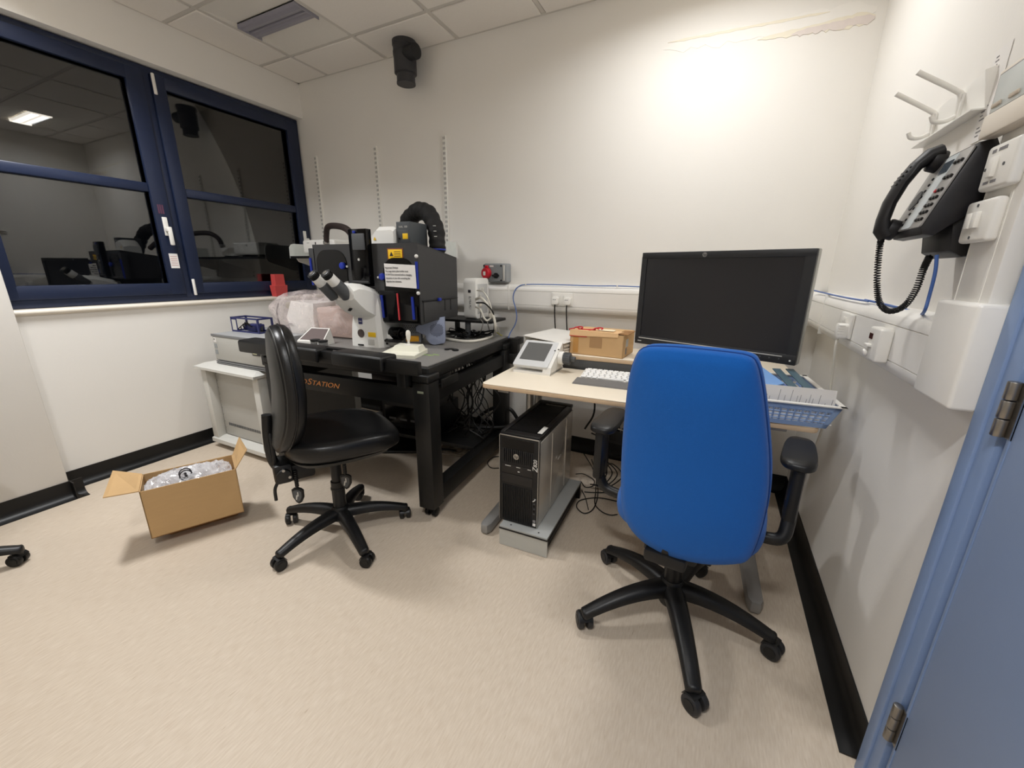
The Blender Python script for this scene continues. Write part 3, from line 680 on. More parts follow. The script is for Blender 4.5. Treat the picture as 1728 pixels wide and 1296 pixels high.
# ------------------------------------------------------------------ incubator box around the microscope
IO = TL((-1.435, 1.782, 0))                       # front right corner, table local
ib = thing('incubator', 'black incubator enclosure with blue latches and arched doors over the microscope', 'incubator', TO+RZ(TA) @ Vector((IO.x, IO.y, .955)), TA)
IW = .735; ID = .40; HT = .430                    # width, depth, front height (z local from .955)
def slab(m_, pts, th): return m_
sh = MB()
V = [(-IW, 0, HT), (0, 0, HT), (0, ID, HT-.062), (-IW, ID, HT-.062), (-IW, 0, HT-.006), (0, 0, HT-.006), (0, ID, HT-.068), (-IW, ID, HT-.068)]
F = [(0, 1, 2, 3), (7, 6, 5, 4), (0, 4, 5, 1), (1, 5, 6, 2), (2, 6, 7, 3), (3, 7, 4, 0)]
sh.quadmesh(V, F).build('roof', M_inc, ib)
def wall_side(x, zb=0, zr=.03):
    t_ = .006; return MB().quadmesh([(x, 0, zb), (x, ID, zr), (x, ID, HT-.064), (x, 0, HT-.003), (x-t_, 0, zb), (x-t_, ID, zr), (x-t_, ID, HT-.064), (x-t_, 0, HT-.003)], [(0, 1, 2, 3), (7, 6, 5, 4), (0, 4, 5, 1), (1, 5, 6, 2), (2, 6, 7, 3), (3, 7, 4, 0)])
sd = wall_side(0).build('side_wall', M_inc, ib); wall_side(-IW+.006, .195, .195).build('side_wall', M_inc, ib); wall_side(-.28, 0, .03).build('inner_wall', M_inc, ib); MB().bx(-IW, -.28, 0, ID, .195, .201).build('left_floor', M_inc, ib)
MB().bx(-IW, 0, ID-.006, ID, .20, HT-.064).bx(-.28, 0, ID-.006, ID, .03, .21).build('rear_wall', M_inc, ib)
MB().bx(-.0005, .0055, .02, ID-.012, .012, .122, .002).build('access_flap', M_inc, sd)
MB().bx(-.001, .0075, .012, ID-.01, .124, .131, .001).build('flap_hinge', M_bplas, sd)
for y in (.235, .30): MB().bx(.005, .0075, y, y+.006, .06, .122).build('flap_slot', M_bplas, sd)
MB().box((.012, .17, .129), (.016, .026, .018), .004).build('latch', M_lblue, sd)
# front: frame with two arched doors, a projecting column between
fp = MB()
fp.bx(-.30, 0, -.006, 0, .172, HT); fp.bx(-.272, -.262, -.006, 0, 0, .18); fp.bx(-.008, 0, -.006, 0, 0, .18); fp.bx(-.272, 0, -.006, 0, 0, .010)
fp.bx(-IW, -.420, -.006, 0, .195, HT); fp.bx(-.456, -.296, -.006, 0, HT-.04, HT)
fp.build('front_frame', M_inc, ib)
def arch(w, h, r=.075):
    o_ = [(-w/2, 0), (w/2, 0)]
    for i in range(8): a = i/7*PI/2; o_.append((w/2-r+r*math.cos(a), h-r+r*math.sin(a)))
    for i in range(8): a = PI/2+i/7*PI/2; o_.append((-w/2+r+r*math.cos(a), h-r+r*math.sin(a)))
    return o_
for (cx, w_, z0, h_, kx, kz, lab) in ((-.598, .225, .212, .188, .088, .100, 0), (-.128, .200, .13, .225, -.105, .125, 1)):
    MB().prism(arch(w_, h_), .005, TR(cx, -.004, z0) @ RX(PI/2) @ TR(0, 0, .002)).build('arched_door', M_bgloss, ib)
    fr_ = [(x*1.10, z*1.04-.004) for x, z in arch(w_, h_)]
    kb = MB().cyl((cx+kx, -.008, z0+kz), (cx+kx, -.026, z0+kz), .019, n=20, bev=.004).build('door_knob', M_lblue, ib)
    MB().cyl((cx+kx*1.32, -.008, z0+kz-.004), (cx+kx*1.32, -.014, z0+kz-.004), .006, n=10).build('stud', M_greyl, ib)
# left edge flange and hinge rods
MB().bx(-IW-.03, -IW+.008, -.012, .03, .195, HT-.02, .004).build('left_flange', M_inc, ib)
MB().cyl((-IW-.018, -.014, .20), (-IW-.018, -.014, .355), .0075, n=12).build('hinge_rod', M_lblue, ib)
MB().cyl((-.008, -.012, .195), (-.008, -.012, .335), .0075, n=12).build('hinge_rod', M_lblue, ib)
for z in (.172, .362): MB().sph((-.006, -.012, z), .010, 12).build('ball_stud', M_wplas, ib)
# black column in the middle
cm = MB().bx(-.425, -.300, -.042, .0, .215, .505, .004).build('front_column', M_bgloss, ib)
MB().bx(-.395, -.312, -.050, -.040, .395, .480, .003).build('column_panel', M_greyd, cm)
MB().box((-.378, -.046, .488), (.016, .010, .014), .003).build('column_latch', M_lblue, cm)
MB().bx(-.420, -.305, -.047, -.040, .222, .232, .001).build('column_lip', M_inc, cm)
MB().cyl((-.362, -.043, .345), (-.362, -.046, .345), .007, n=12).build('stud', M_greyl, cm)
# lower right glossy flap with coloured rods
lf = MB().bx(-.262, -.006, -.012, -.004, .006, .180, .003).build('lower_flap', M_bgloss, ib)
MB().prism([(-.185, .02), (-.02, .02), (-.02, .10), (-.13, .115), (-.15, .17)], .002, TR(0, -.012, 0) @ RX(PI/2)).build('tinted_window', mat('tinted_acrylic', (14, 14, 15), .08), lf)
for x, m_, z1 in ((-.243, M_lblue, .155), (-.135, mat('rod_red', (205, 62, 66), .4), .168), (-.038, M_lblue, .152)):
    MB().cyl((x, -.018, .030 if m_ is M_lblue else .022), (x-.004, -.018, z1), .0075 if m_ is M_lblue else .005, n=10).build('slide_rod', m_, lf)
# yellow warning label and taped notice
wl = MB().bx(-.190, -.098, -.0085, -.006, .350, .398, .001).build('warning_label', M_yel, ib)
MB().prism([(-.012, -.010), (.012, -.010), (0, .012)], .001, TR(-.168, -.0085, .374) @ RX(PI/2)).build('triangle_mark', M_ink, wl)
for k in range(3): MB().bx(-.150, -.108, -.0092, -.0085, .362+k*.011, .365+k*.011).build('printed_line', M_ink, wl)
MB().bx(-.196, -.092, -.0075, -.006, .344, .404, .001).build('label_border', mat('label_red_brown', (120, 60, 30), .5), ib)
nt_ = MB().grid(lambda u, v: (-.205+.200*u, -.026-.002*math.sin(u*PI)-.004*v, .205+.120*v-.008*(u)), 9, 5, thick=.001).build('notice', M_paper, ib)
for k, s_ in enumerate(('Important Notice:', 'The stage insert plate holder must', 'ALWAYS be removed before changing', 'objectives or you risk scratching the', 'objective lens elements.')):
    text(s_, .0135 if k else .0150, TR(-.199, -.0328+.0006*k, .303-k*.018) @ FACE_MY, M_ink, 'lettering', nt_, align='LEFT', ext=.0003, sx=.80)

# lamp housing on top: white cap and dark grey lamp box
def roofz(y): return .955+HT-.062*(y/ID)
lp = thing('microscope_lamp', 'white lamp head and dark grey lamp box on top of the incubator', 'lamp', TO+RZ(TA) @ Vector((IO.x-.33, IO.y+.12, roofz(.12)-.001)), TA)
loft(MB(), [[(x-.085 if s_ else x, y, z) for x, y, z in ((0, .0, 0), (.0, .12, 0), (0, .12, .085), (0, .10, .095), (0, .03, .095), (0, 0, .075))] for s_ in (1, 0)] if False else
     [[(x, .0, 0), (x, .13, -.016), (x, .13, .100*k_), (x, .11, .120*k_), (x, .035, .122*k_), (x, .005, .100*k_)] for x, k_ in ((-.088, .55), (-.040, 1.0), (.066, 1.0), (.080, .92))]).build('lamp_head', M_zw, lp, 30)
MB().prism([(-.010, -.008), (.010, -.008), (0, .010)], .001, TR(-.050, .0, .055) @ RX(PI/2)).build('warning_mark', M_yel, lp)
bxl = MB().bx(.004, .100, .03, .20, -.022, .145, .003).build('lamp_box', mat('lamp_box_grey', (66, 70, 73), .5, var=.05), lp); bxl.location = (.080, 0, 0)
MB().bx(.046, .082, .028, .0305, .052, .082, .0005).build('warning_label', M_yel, bxl)
text('HAL 100', .016, TR(.052, .0292, .117) @ FACE_MY, M_greyl, 'lettering', bxl)
MB().bx(.014, .090, .0285, .031, -.01, .100, .001).build('front_plate', mat('lamp_plate', (58, 61, 64), .5), bxl)
for x, z in ((.024, .055), (.034, .018), (.062, .018), (.086, .012)): MB().cyl((x, .029, z), (x, .022, z), .005, n=10).build('terminal', M_bplas, bxl)
# ------------------------------------------------------------------ hoses, scan head and other things on the table
hs = thing('duct_hose', 'thick black fabric duct hose arching onto the incubator roof', 'hose', (-1.56, 2.15, 1.33))
hpts = [ony(688, 385, 2.24), ony(690, 372, 2.22), ony(705, 357, 2.19), ony(722, 360, 2.16), ony(735, 385, 2.13), ony(738, 416, 2.10), ony(738, 424, 2.10)]
m_ = MB(); m_.M = TR(1.56, -2.15, -1.33); cp = crom(hpts, 14)
m_.tube(cp, .06, 18, rf=lambda u: .054*(1+.05*math.sin(u*90)+.03*math.sin(u*37+1))*(1-.12*u)); m_.build('hose', M_hosek, hs, 70)
m_ = MB(); m_.M = TR(1.56, -2.15, -1.33); pe = ony(738, 421, 2.10); m_.cyl(pe+Vector((0, 0, -.006)), pe+Vector((0, 0, .004)), .053, n=28, bev=.003); m_.build('collar', M_lblue, hs)
m_ = MB(); m_.M = TR(1.56, -2.15, -1.33); p0 = hpts[0]; m_.cyl(p0, p0+Vector((-.02, .01, -.06)), .05, n=20); m_.build('inlet', M_bplas, hs)
for k, (a, b) in enumerate(((733, 381), (734, 390), (735, 399))):
    m_ = MB(); m_.M = TR(1.56, -2.15, -1.33); q = ony(a, b, 2.105-.055); m_.box(q, (.018, .006, .004), .001); m_.build('stitch', M_greyl, hs)

sh_ = thing('heater_hose', 'thin brown corrugated hose looping from the shelf to the incubator', 'hose', (-2.45, 2.2, 1.36))
hp = [ony(551, 412, 2.26), ony(551, 395, 2.25), ony(553, 384, 2.22), ony(562, 381, 2.18), ony(580, 384, 2.10), ony(592, 394, 2.02), ony(598, 410, 1.97)]
m_ = MB(); m_.M = TR(2.45, -2.2, -1.36); cp = crom(hp, 16); m_.tube(cp, .02, 12, rf=lambda u: .0200+.0022*math.sin(u*300)); m_.build('hose', M_hoseb, sh_, 80)
m_ = MB(); m_.M = TR(2.45, -2.2, -1.36)
for q in range(4): m_.cyl(hp[0]+Vector((0, 0, .006*q)), hp[0]+Vector((0, 0, .006*q+.004)), .0235, n=14)
m_.build('clamp', M_alu, sh_)

# blue scan head with round vent under the incubator
so = onz(720, 583, ZT)
sc_ = thing('scan_head', 'pale blue scan head with a round perforated vent under the incubator', 'scan head', so, math.radians(34))
outl = [(-.005, .06), (.0, .035), (.020, .010), (.045, .0), (.105, .012), (.112, .03), (.112, .165), (-.020, .165), (-.030, .13), (-.058, .110), (-.058, .085), (-.030, .07)]
MB().prism(outl, .09, TR(0, 0, 0) @ RX(PI/2) @ TR(0, 0, -.09), .006).build('body', M_scanb, sc_)
vh = MB()
for i in range(-6, 7):
    for j in range(-6, 7):
        x, z = i*.0072+(j % 2)*.0036, j*.0066
        if x*x+z*z < .040**2: vh.cyl((.062+x, .001, .092+z), (.062+x, -.0014, .092+z), .0026, n=6)
v_ = vh.build('vent_holes', mat('vent_dark', (52, 56, 72), .6), sc_); v_['kind'] = 'stuff'
gb = MB().bx(-.135, -.03, .02, .12, .01, .13, .01).build('rear_block', mat('scanner_grey', (120, 120, 122), .5), sc_)
vh = MB()
for i in range(7):
    for j in range(5): vh.cyl((-.125+i*.013+(j % 2)*.0065, .0205, .075+j*.010), (-.125+i*.013+(j % 2)*.0065, .0185, .075+j*.010), .0042, n=6)
v_ = vh.build('grille_holes', M_greyd, gb); v_['kind'] = 'stuff'
MB().bx(-.120, -.045, .016, .0195, .022, .056, .001).build('warning_label', mat('orange_label', (226, 160, 30), .5), gb)
MB().bx(-.15, .06, .03, .15, .13, .15, .004).build('mount_plate', M_greyl, sc_)

# joystick controller
jo = onz(700, 606, ZT)
jk = thing('joystick', 'cream stage joystick controller with a short white stick on the table', 'joystick', jo, math.radians(15))
loft(MB(), [[(-.20, .0, 0), (.0, .0, 0), (.0, .165, 0), (-.20, .165, 0)], [(-.20, .0, .016), (.0, .0, .016), (.0, .165, .022), (-.20, .165, .022)],
            [(-.185, .065, .020), (-.012, .065, .020), (-.012, .158, .024), (-.185, .158, .024)] if False else [(-.196, .012, .018), (-.004, .012, .018), (-.004, .161, .026), (-.196, .161, .026)]]).build('case', mat('joystick_cream', (224, 222, 205), .5, var=.015), jk, 25)
loft(MB(), [[(-.17, .070, .018), (-.006, .070, .018), (-.006, .160, .020), (-.17, .160, .020)], [(-.150, .086, .048), (-.018, .086, .048), (-.018, .150, .050), (-.150, .150, .050)]]).build('raised_top', mat('joystick_cream', (224, 222, 205)), jk, 25)
MB().cyl((-.085, .118, .048), (-.085, .118, .052), .024, n=24, bev=.002).build('boot', M_wplas, jk)
MB().lathe([(0, 0), (.006, 0), (.006, .02), (.010, .03), (.013, .052), (.012, .068), (.006, .076), (0, .077)], 18, TR(-.085, .118, .050)).build('stick', mat('stick_white', (236, 232, 220), .4), jk)
# hex-key like black clip and green marks
q = onz(762, 591, ZT)
MB().prism([(.045*math.cos(a), .024*math.sin(a)) for a in [math.radians(d) for d in range(-30, 240, 15)]]+[(.020*math.cos(a), .010*math.sin(a)) for a in [math.radians(d) for d in range(225, -45, -15)]], .006, TR(q.x, q.y, ZT), .001)
cp_ = MB(); cp_.prism([(.045*math.cos(a), .026*math.sin(a)) for a in [math.radians(d) for d in range(-50, 240, 15)]]+[(.018*math.cos(a), .010*math.sin(a)) for a in [math.radians(d) for d in range(225, -65, -15)]], .007, TR(q.x, q.y, ZT), .001)
tag(cp_.build('cable_clip', M_bplas), 'black C-shaped clip lying on the microscope table top', 'clip')
tp = thing('green_tape', 'scraps of yellow-green tape stuck beside the cream joystick', 'tape', onz(722, 599, ZT))
M_gtape = mat('green_tape', (150, 190, 90), .6, var=.1)
for dx, dy, l, a in ((0, 0, .05, .3), (.03, .03, .045, -.5), (-.05, -.02, .06, .5), (.02, -.01, .03, 1.2)):
    MB().box((dx, dy, .0006), (l, .007, .0008), M=RZ(0)).build('tape_strip', M_gtape, tp).rotation_euler[2] = a*.3

# white power supply standing on a black shelf behind the incubator
PO = ony(783, 537, 2.30)
ps = thing('power_supply', 'white rounded laser power supply with grey connector panel behind the incubator', 'power supply', (PO.x, 2.30, .936), TA)
fr_out = rrect(.165, .262, .03, 5, .0825, .131)
MB().prism([(y_, z_) for y_, z_ in rrect(.20, .262, .032, 5, .10, .131)], .090, Matrix(((0, 0, 1, 0), (1, 0, 0, 0), (0, 1, 0, 0), (0, 0, 0, 1))), .004).build('case', M_zw, ps)
MB().bx(.088, .092, .028, .175, .03, .225, .002).build('connector_panel', mat('connector_grey', (190, 190, 188), .5), ps)
for k, (y_, z_) in enumerate(((.06, .19), (.10, .19), (.06, .15), (.06, .09), (.06, .055))): MB().box((.093, y_, z_), (.010, .028, .020), .002).build('socket', M_greyl if k < 3 else M_cream, ps)
text('ELYRA PS.1', .022, TR(.047, -.0012, .105) @ FACE_MY @ RZ(-PI/2), M_greyd, 'lettering', ps, sx=.8)
MB().box((.045, -.0008, .180), (.020, .0016, .018)).build('badge', M_ink, ps)
psh = thing('support_shelf', 'black steel shelf on a post holding the white power supply', 'shelf', (PO.x-.06, 2.26, ZT), TA)
MB().bx(-.10, .29, -.02, .22, .104, .120, .003).build('shelf_plate', M_bmat, psh)
MB().cyl((.10, .02, 0), (.10, .02, .104), .019, n=18).cyl((.10, .02, 0), (.10, .02, .008), .03, n=20).build('post', M_greyd, psh)
MB().cyl((-.06, .16, 0), (-.06, .16, .104), .019, n=18).build('post', M_greyd, psh)

# cables around the power supply
def cable(name, pts, r, m, label, cat='cable', k=6, group=None, n=8):
    o_ = MB().tube(pts, r, n, k=k).build(name, m); return tag(o_, label, cat, group)
def C_(px, py, y): return ony(px, py, y)
def Zt(px, py, z=ZT): return onz(px, py, z)
cable('white_cable', [C_(803, 505, 2.30), C_(812, 503, 2.26), C_(823, 515, 2.26), C_(833, 535, 2.27), C_(836, 555, 2.28), Zt(833, 566, ZT+.009), Zt(815, 573, ZT+.009), Zt(790, 576, ZT+.009), Zt(760, 573, ZT+.009), Zt(742, 569, ZT+.009)], .0085, M_cabw, 'thick white cable sweeping from the power supply across the table')
cable('white_cable', [C_(805, 490, 2.30), C_(815, 492, 2.26), C_(824, 505, 2.26), C_(830, 525, 2.27), C_(829, 532, 2.28)], .004, M_cabw, 'thin white cable from the upper power supply socket to the bundle')
cable('white_cable', [C_(803, 518, 2.30), C_(811, 523, 2.25), C_(816, 535, 2.25), C_(822, 541, 2.26), C_(829, 536, 2.27)], .006, M_cabw, 'white cable drooping below the power supply connectors')
cable('black_cable', [C_(804, 511, 2.30), C_(818, 512, 2.25), C_(830, 524, 2.26), C_(833, 534, 2.27), C_(834, 552, 2.28), C_(832, 562, 2.29)], .005, M_cabl, 'black cable running through the white bundle by the power supply')
cable('grey_cable', [C_(812, 522, 2.29), C_(811, 538, 2.25), C_(815, 545, 2.25), C_(811, 560, 2.26), Zt(806, 566, ZT+.004)], .0032, mat('cable_grey', (120, 116, 110), .5), 'thin grey cable hanging from the power supply to the table top')
cable('grey_cable', [C_(822, 540, 2.27), C_(824, 551, 2.26), Zt(828, 564, ZT+.004)], .0032, mat('cable_grey', (120, 116, 110), .5), 'thin grey cable dropping from the white bundle to the table top')
cable('white_cable', [C_(829, 534, 2.28), C_(834, 540, 2.30), C_(841, 556, 2.36), Zt(843, 564, ZT+.004)], .0028, M_cabw, 'thin white cable slanting from the bundle to the table corner')
cable('yellow_cable', [Zt(832, 558, ZT+.03), Zt(838, 561, ZT+.012), Zt(844, 565, ZT+.004), Zt(847, 566, ZT+.004)], .003, M_caby, 'short yellow fibre lying at the table corner')
tie = MB().box(C_(829, 532, 2.275), (.034, .03, .028), .010); tag(tie.build('cable_tie_block', M_cabw), 'white clip gathering the power supply cables', 'clip')
# heap of black cables and adapters on the table
rd = random.Random(3)
for i in range(11):
    c0 = Zt(758+rd.uniform(0, 62), 562+rd.uniform(-4, 7), ZT+.006); P = [c0]
    for j in range(6): P.append(Vector((c0.x+rd.uniform(-.08, .09), min(2.33, max(1.98, c0.y+rd.uniform(-.10, .10))), ZT+.006+abs(rd.gauss(0, .022)))))
    if i % 3 == 0: P.append(Vector((P[-1].x, P[-1].y, ZT+.006)))
    cable('black_cable', P, rd.choice((.003, .004, .005)), M_cabl, 'black cable in the tangled heap behind the scan head', group='tangled black cables on the table')
for i in range(5):
    c0 = Zt(745+i*5, 556+i*2.5, ZT+.03-.004*i); d_ = Vector((.05, -.016, -.008))
    tag(MB().tube([c0-d_*.5, c0+d_*.5], .007, 10).build('cable_plug', M_cabw if i % 2 else M_greyl), 'pale cable plug poking out beside the scan head', 'plug', 'pale plugs beside the scan head')
for i in range(4):
    c0 = Zt(776+i*12, 566-i*1.5, ZT+.013)
    o_ = MB().box((0, 0, 0), (.05, .022, .026), .005).build('adapter', M_bplas); o_.location = c0; o_.rotation_euler[2] = rd.uniform(-1, 1); tag(o_, 'small black adapter in the cable heap on the table', 'adapter', 'black adapters in the cable heap')

# ------------------------------------------------------------------ left: rack, laser unit, wrapped thing
rk = thing('equipment_rack', 'light grey wheeled equipment rack frame below the window', 'rack', (-3.13, 1.475, 0))
RWd, RDp, RH = .63, .80, .622
for x in (0, RWd-.06):
    for y in (0, RDp-.06): MB().bx(x, x+.06, y, y+.06, .075, RH-.04, .004).build('upright', M_rack, rk)
MB().prism([(0, 0), (.0, -.0), (RWd, 0), (RWd, RDp), (0, RDp)], .0, TR(0, 0, 0)) if False else None
loft(MB(), [[(-.012, -.03, RH-.036), (RWd+.012, -.03, RH-.036), (RWd+.012, RDp, RH-.036), (-.012, RDp, RH-.036)], [(-.012, -.03, RH-.02), (RWd+.012, -.03, RH-.02), (RWd+.012, RDp, RH-.02), (-.012, RDp, RH-.02)], [(.03, .02, RH), (RWd-.03, .02, RH), (RWd-.03, RDp-.03, RH), (.03, RDp-.03, RH)]]).build('top_frame', M_rack, rk, 25)
loft(MB(), [[(-.004, -.01, .042), (RWd+.004, -.01, .042), (RWd+.004, RDp, .042), (-.004, RDp, .042)], [(-.004, -.01, .070), (RWd+.004, -.01, .070), (RWd+.004, RDp, .070), (-.004, RDp, .070)], [(.0, .035, .084), (RWd, .035, .084), (RWd, RDp-.02, .084), (.0, RDp-.02, .084)]]).build('base_frame', M_rack, rk, 25)
dp = MB().bx(.065, RWd-.065, .055, .062, .09, RH-.05, .002).build('door_panel', M_rackp, rk)
vs = MB()
for i in range(22): vs.bx(.12+i*.0185, .132+i*.0185, .0535, .0552, .165, .185)
vs.build('vent_slot', M_greyd, dp)
MB().cyl((RWd-.10, .055, .24), (RWd-.10, .044, .24), .012, n=16).build('door_lock', M_brass, dp)
dt = MB()
for i in range(9): dt.cyl((.075, .0552, .14+i*.05), (.075, .053, .14+i*.05), .004, n=8)
dt.build('screw', M_alu, dp)
MB().bx(.002, .006, .06, RDp-.06, .08, RH-.04).build('side_panel', M_rackp, rk)
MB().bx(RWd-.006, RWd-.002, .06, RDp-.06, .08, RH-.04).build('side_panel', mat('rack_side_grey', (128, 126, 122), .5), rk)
for x in (.05, RWd-.05):
    for y in (.06, RDp-.06):
        c_ = MB().cyl((x-.014, y, .021), (x+.014, y, .021), .021, n=18, bev=.003).bx(x-.016, x+.016, y-.01, y+.01, .02, .044); c_.build('caster', M_bplas, rk)
lz = thing('laser_unit', 'grey metal laser unit with label plates standing on the rack', 'instrument', (-2.985, 1.515, RH))
MB().bx(0, .56, .0, .56, .028, .205, .004).build('case', mat('laser_top_grey', (156, 157, 158), .5, var=.02), lz)
MB().bx(.012, .548, -.004, .002, .036, .188, .001).build('front_panel', mat('laser_front', (181, 180, 174), .5, var=.02), lz)
MB().bx(-.002, .562, -.006, .0, .188, .205, .001).build('front_trim', mat('laser_trim', (120, 121, 122), .5), lz)
for z in (.004, .016): MB().bx(0, .56, -.003, .56, z, z+.008, .001).build('foot_rail', mat('laser_trim', (120, 121, 122)), lz)
MB().bx(.018, .046, -.0055, -.004, .150, .182).build('label_plate', M_paper, lz); MB().bx(.024, .033, -.0062, -.0055, .165, .175).build('printed_mark', M_ink, lz)
for z in (.110, .070): MB().bx(.018, .046, -.0055, -.004, z, z+.030).build('label_plate', M_grey, lz)
lb = MB().bx(.42, .50, -.0065, -.004, .10, .15).build('warning_label', M_bplas, lz); MB().bx(.428, .468, -.0072, -.0065, .108, .142).build('label_print', mat('label_ivory', (226, 222, 180), .6), lb)
# dark blue open frame fixture on the laser
LZ = RH+.205
fx_ = thing('wire_fixture', 'dark blue open metal fixture with cables on the laser unit', 'fixture', (-2.965, 1.645, LZ), math.radians(2))
M_navy = mat('navy_metal', (38, 44, 96), .4, var=.06)
fxw, fxd, fxh = .27, .10, .100
fm = MB()
for y in (0, fxd):
    for x in (0, fxw): fm.bx(x-.006, x+.006, y-.005, y+.005, 0, fxh)
    for z in (.005, fxh-.005): fm.bx(0, fxw, y-.004, y+.004, z-.005, z+.005)
for x in (0, fxw):
    for z in (.005, fxh-.005): fm.bx(x-.005, x+.005, 0, fxd, z-.005, z+.005)
fm.bx(.0, .055, -.003, .0, 0, .095); fm.build('frame', M_navy, fx_)
MB().bx(.006, .048, -.0045, -.0025, .012, .082).build('white_plate', M_greyl, fx_)
MB().bx(.07, .19, .03, .10, .008, .050, .004).build('inner_block', M_navy, fx_)
for k in range(5):
    P = [(.02+.02*k, .02+.01*k, .012), (.06+.02*k, .01, .03+.012*k), (.11+.012*k, .03, .06-.006*k), (.17, .05+.01*k, .02+.008*k), (.22, .06, .012)]
    MB().tube(P, .003, 6, k=5).build('lead', M_cabl, fx_)

# big instrument wrapped in clear plastic, behind the chair
bg = thing('wrapped_instrument', 'white and pinkish instrument wrapped in crinkled clear plastic beside the microscope', 'instrument', (-2.36, 1.83, ZT), TA)
loft(MB(), [[(-.36, .10, .004), (-.20, -.02, .004), (.02, -.02, .004), (.02, .20, .004), (-.36, .24, .004)], [(-.37, .10, .10), (-.22, -.03, .12), (.02, -.03, .12), (.02, .20, .12), (-.37, .24, .10)], [(-.30, .11, .215), (-.20, .0, .225), (.0, .0, .215), (.0, .18, .215), (-.30, .22, .215)]]).build('white_housing', M_zw, bg, 30)
MB().bx(.02, .36, .0, .24, .004, .19, .01).build('cardboard_sleeve', M_pink, bg)
MB().cyl((-.27, .045, .19), (-.27, .03, .19), .022, n=18).build('dial', mat('olive_grey', (160, 156, 138), .5), bg)
MB().box((-.19, -.0315, .075), (.030, .002, .006), .0005).build('printed_mark', M_inkg, bg)
MB().tube([(-.37, .04, .20), (-.385, .03, .14), (-.35, .01, .06), (-.30, -.02, .02), (-.27, -.03, .008)], .005, 8, k=6).build('seal_strip', M_cabl, bg)
rd = random.Random(11)
def crinkle(x, y, z):
    s_ = 0
    for k, (f_, a_) in enumerate(((14, .010), (27, .007), (51, .0045), (83, .003))):
        s_ += a_*math.sin(f_*(x+.3*k)+1.7*k+2.1*math.sin(f_*.6*z+y*9))*math.cos(f_*.8*z+y*f_*.5+k)
    return s_
fb_ = bmesh.new(); bmesh.ops.create_icosphere(fb_, subdivisions=5, radius=1)
for v in fb_.verts:
    p = v.co.copy(); q = Vector([math.copysign(abs(c)**.62, c) for c in p])
    x, y, z = q.x*.43-.005, q.y*.165+.10, q.z*.155
    z = z*(1-.42*max(0, x-.02)/.43-.10*max(0, -x-.2)/.2); sc = 1
    d_ = crinkle(x, y, z)
    v.co = Vector((x+p.x*d_*1.2, y+p.y*d_*1.2, max(.0005, .135+z+p.z*d_)))
m_ = MB(); m_._add(fb_); flm = m_.build('plastic_wrap', M_film, bg, 180)
# red stacked cups on the sill
rc = thing('red_cup', 'two stacked square red plastic caps on the window sill', 'cap', (-3.262, onx(470, 470, -3.25).y, 1.0255))
loft(MB(), [[(x*s_, y*s_, z) for x, y in ((-.034, -.055), (.034, -.055), (.034, .055), (-.034, .055))] for s_, z in ((.86, 0), (1, .088), (.95, .090))]).build('lower_cap', M_red, rc, 30)
loft(MB(), [[(x*s_, y*s_, z) for x, y in ((-.028, -.042), (.028, -.042), (.028, .042), (-.028, .042))] for s_, z in ((1.0, .088), (.93, .175), (.88, .177))]).build('upper_cap', M_red, rc, 30)

# small touch pad and objective holders on the table edge
tb0 = onz(508, 571, ZT)
tbx = Vector((-2.02, 1.55, ZT))
td = thing('touch_display', 'small dark tilted touch display in a white stand behind the arm rest', 'display', (-2.10, 1.58, ZT), math.radians(12)); td.scale = (.78, .78, .78)
loft(MB(), [[(-.12, 0, 0), (.11, 0, 0), (.11, .13, 0), (-.12, .13, 0)], [(-.12, 0, .030), (.11, 0, .030), (.08, .13, .115), (-.09, .13, .115)]]).build('stand', M_wplas, td, 25)
MB().quadmesh([(-.105, .012, .0395), (.098, .012, .0395), (.072, .120, .1105), (-.080, .120, .1105), (-.105, .012, .036), (.098, .012, .036), (.072, .12, .107), (-.08, .12, .107)], [(0, 1, 2, 3), (7, 6, 5, 4), (0, 4, 5, 1), (1, 5, 6, 2), (2, 6, 7, 3), (3, 7, 4, 0)]).build('screen', mat('dull_mauve_screen', (112, 100, 98), .3), td)
for k in range(2):
    q = Vector((-1.955+k*.062, 1.50, ZT)); ob = thing('objective_case', 'small clear case with a black lid between the arm rests', 'case', q, .1, 'objective cases by the arm rest')
    MB().cyl((0, 0, 0), (0, 0, .05), .024, n=18, bev=.003).build('body', mat('smoky_plastic', (120, 120, 118), .2, var=.15, alpha=.85), ob)
    MB().cyl((0, 0, .05), (0, 0, .060), .026, n=18, bev=.003).build('lid', M_bplas, ob)
    MB().box((-.020, -.014, .025), (.006, .006, .046), .002).build('clasp', M_wplas, ob)
# ------------------------------------------------------------------ computer desk
DA = math.radians(2.4); DO = Vector((-.972, 1.632, 0)); DZT = .72
dk = thing('computer_desk', 'cream laminate computer desk on silver cantilever legs', 'desk', DO, DA)
def DL(p): return RZ(-DA) @ (Vector(p)-DO)
DW = 1.365
def dtop(x0, x1, y0, y1, r, z0, z1, bev): return MB().prism(rrect(x1-x0, y1-y0, r, 5, (x0+x1)/2, (y0+y1)/2), z1-z0, TR(0, 0, z0), bev)
top = dtop(0, DW, 0, .49, .025, DZT-.004, DZT, .0015).build('desk_top', M_desk, dk)
dtop(-.001, DW+.001, -.001, .491, .025, DZT-.024, DZT-.004, .004).build('edge_band', M_deske, top)
PZ = .797
pt_ = dtop(.0, DW, .500, .86, .015, PZ-.004, PZ, .001).build('rear_platform', M_desk, dk)
dtop(-.001, DW+.001, .499, .861, .015, PZ-.024, PZ-.004, .003).build('edge_band', M_deske, pt_)
MB().bx(.10, DW-.10, .505, .525, DZT-.005, PZ-.024, .002).build('cable_channel', M_greyd, dk)
for x in (.10, DW-.10): MB().bx(x-.02, x+.02, .55, .80, .60, PZ-.024, .004).build('platform_support', M_silver, dk)
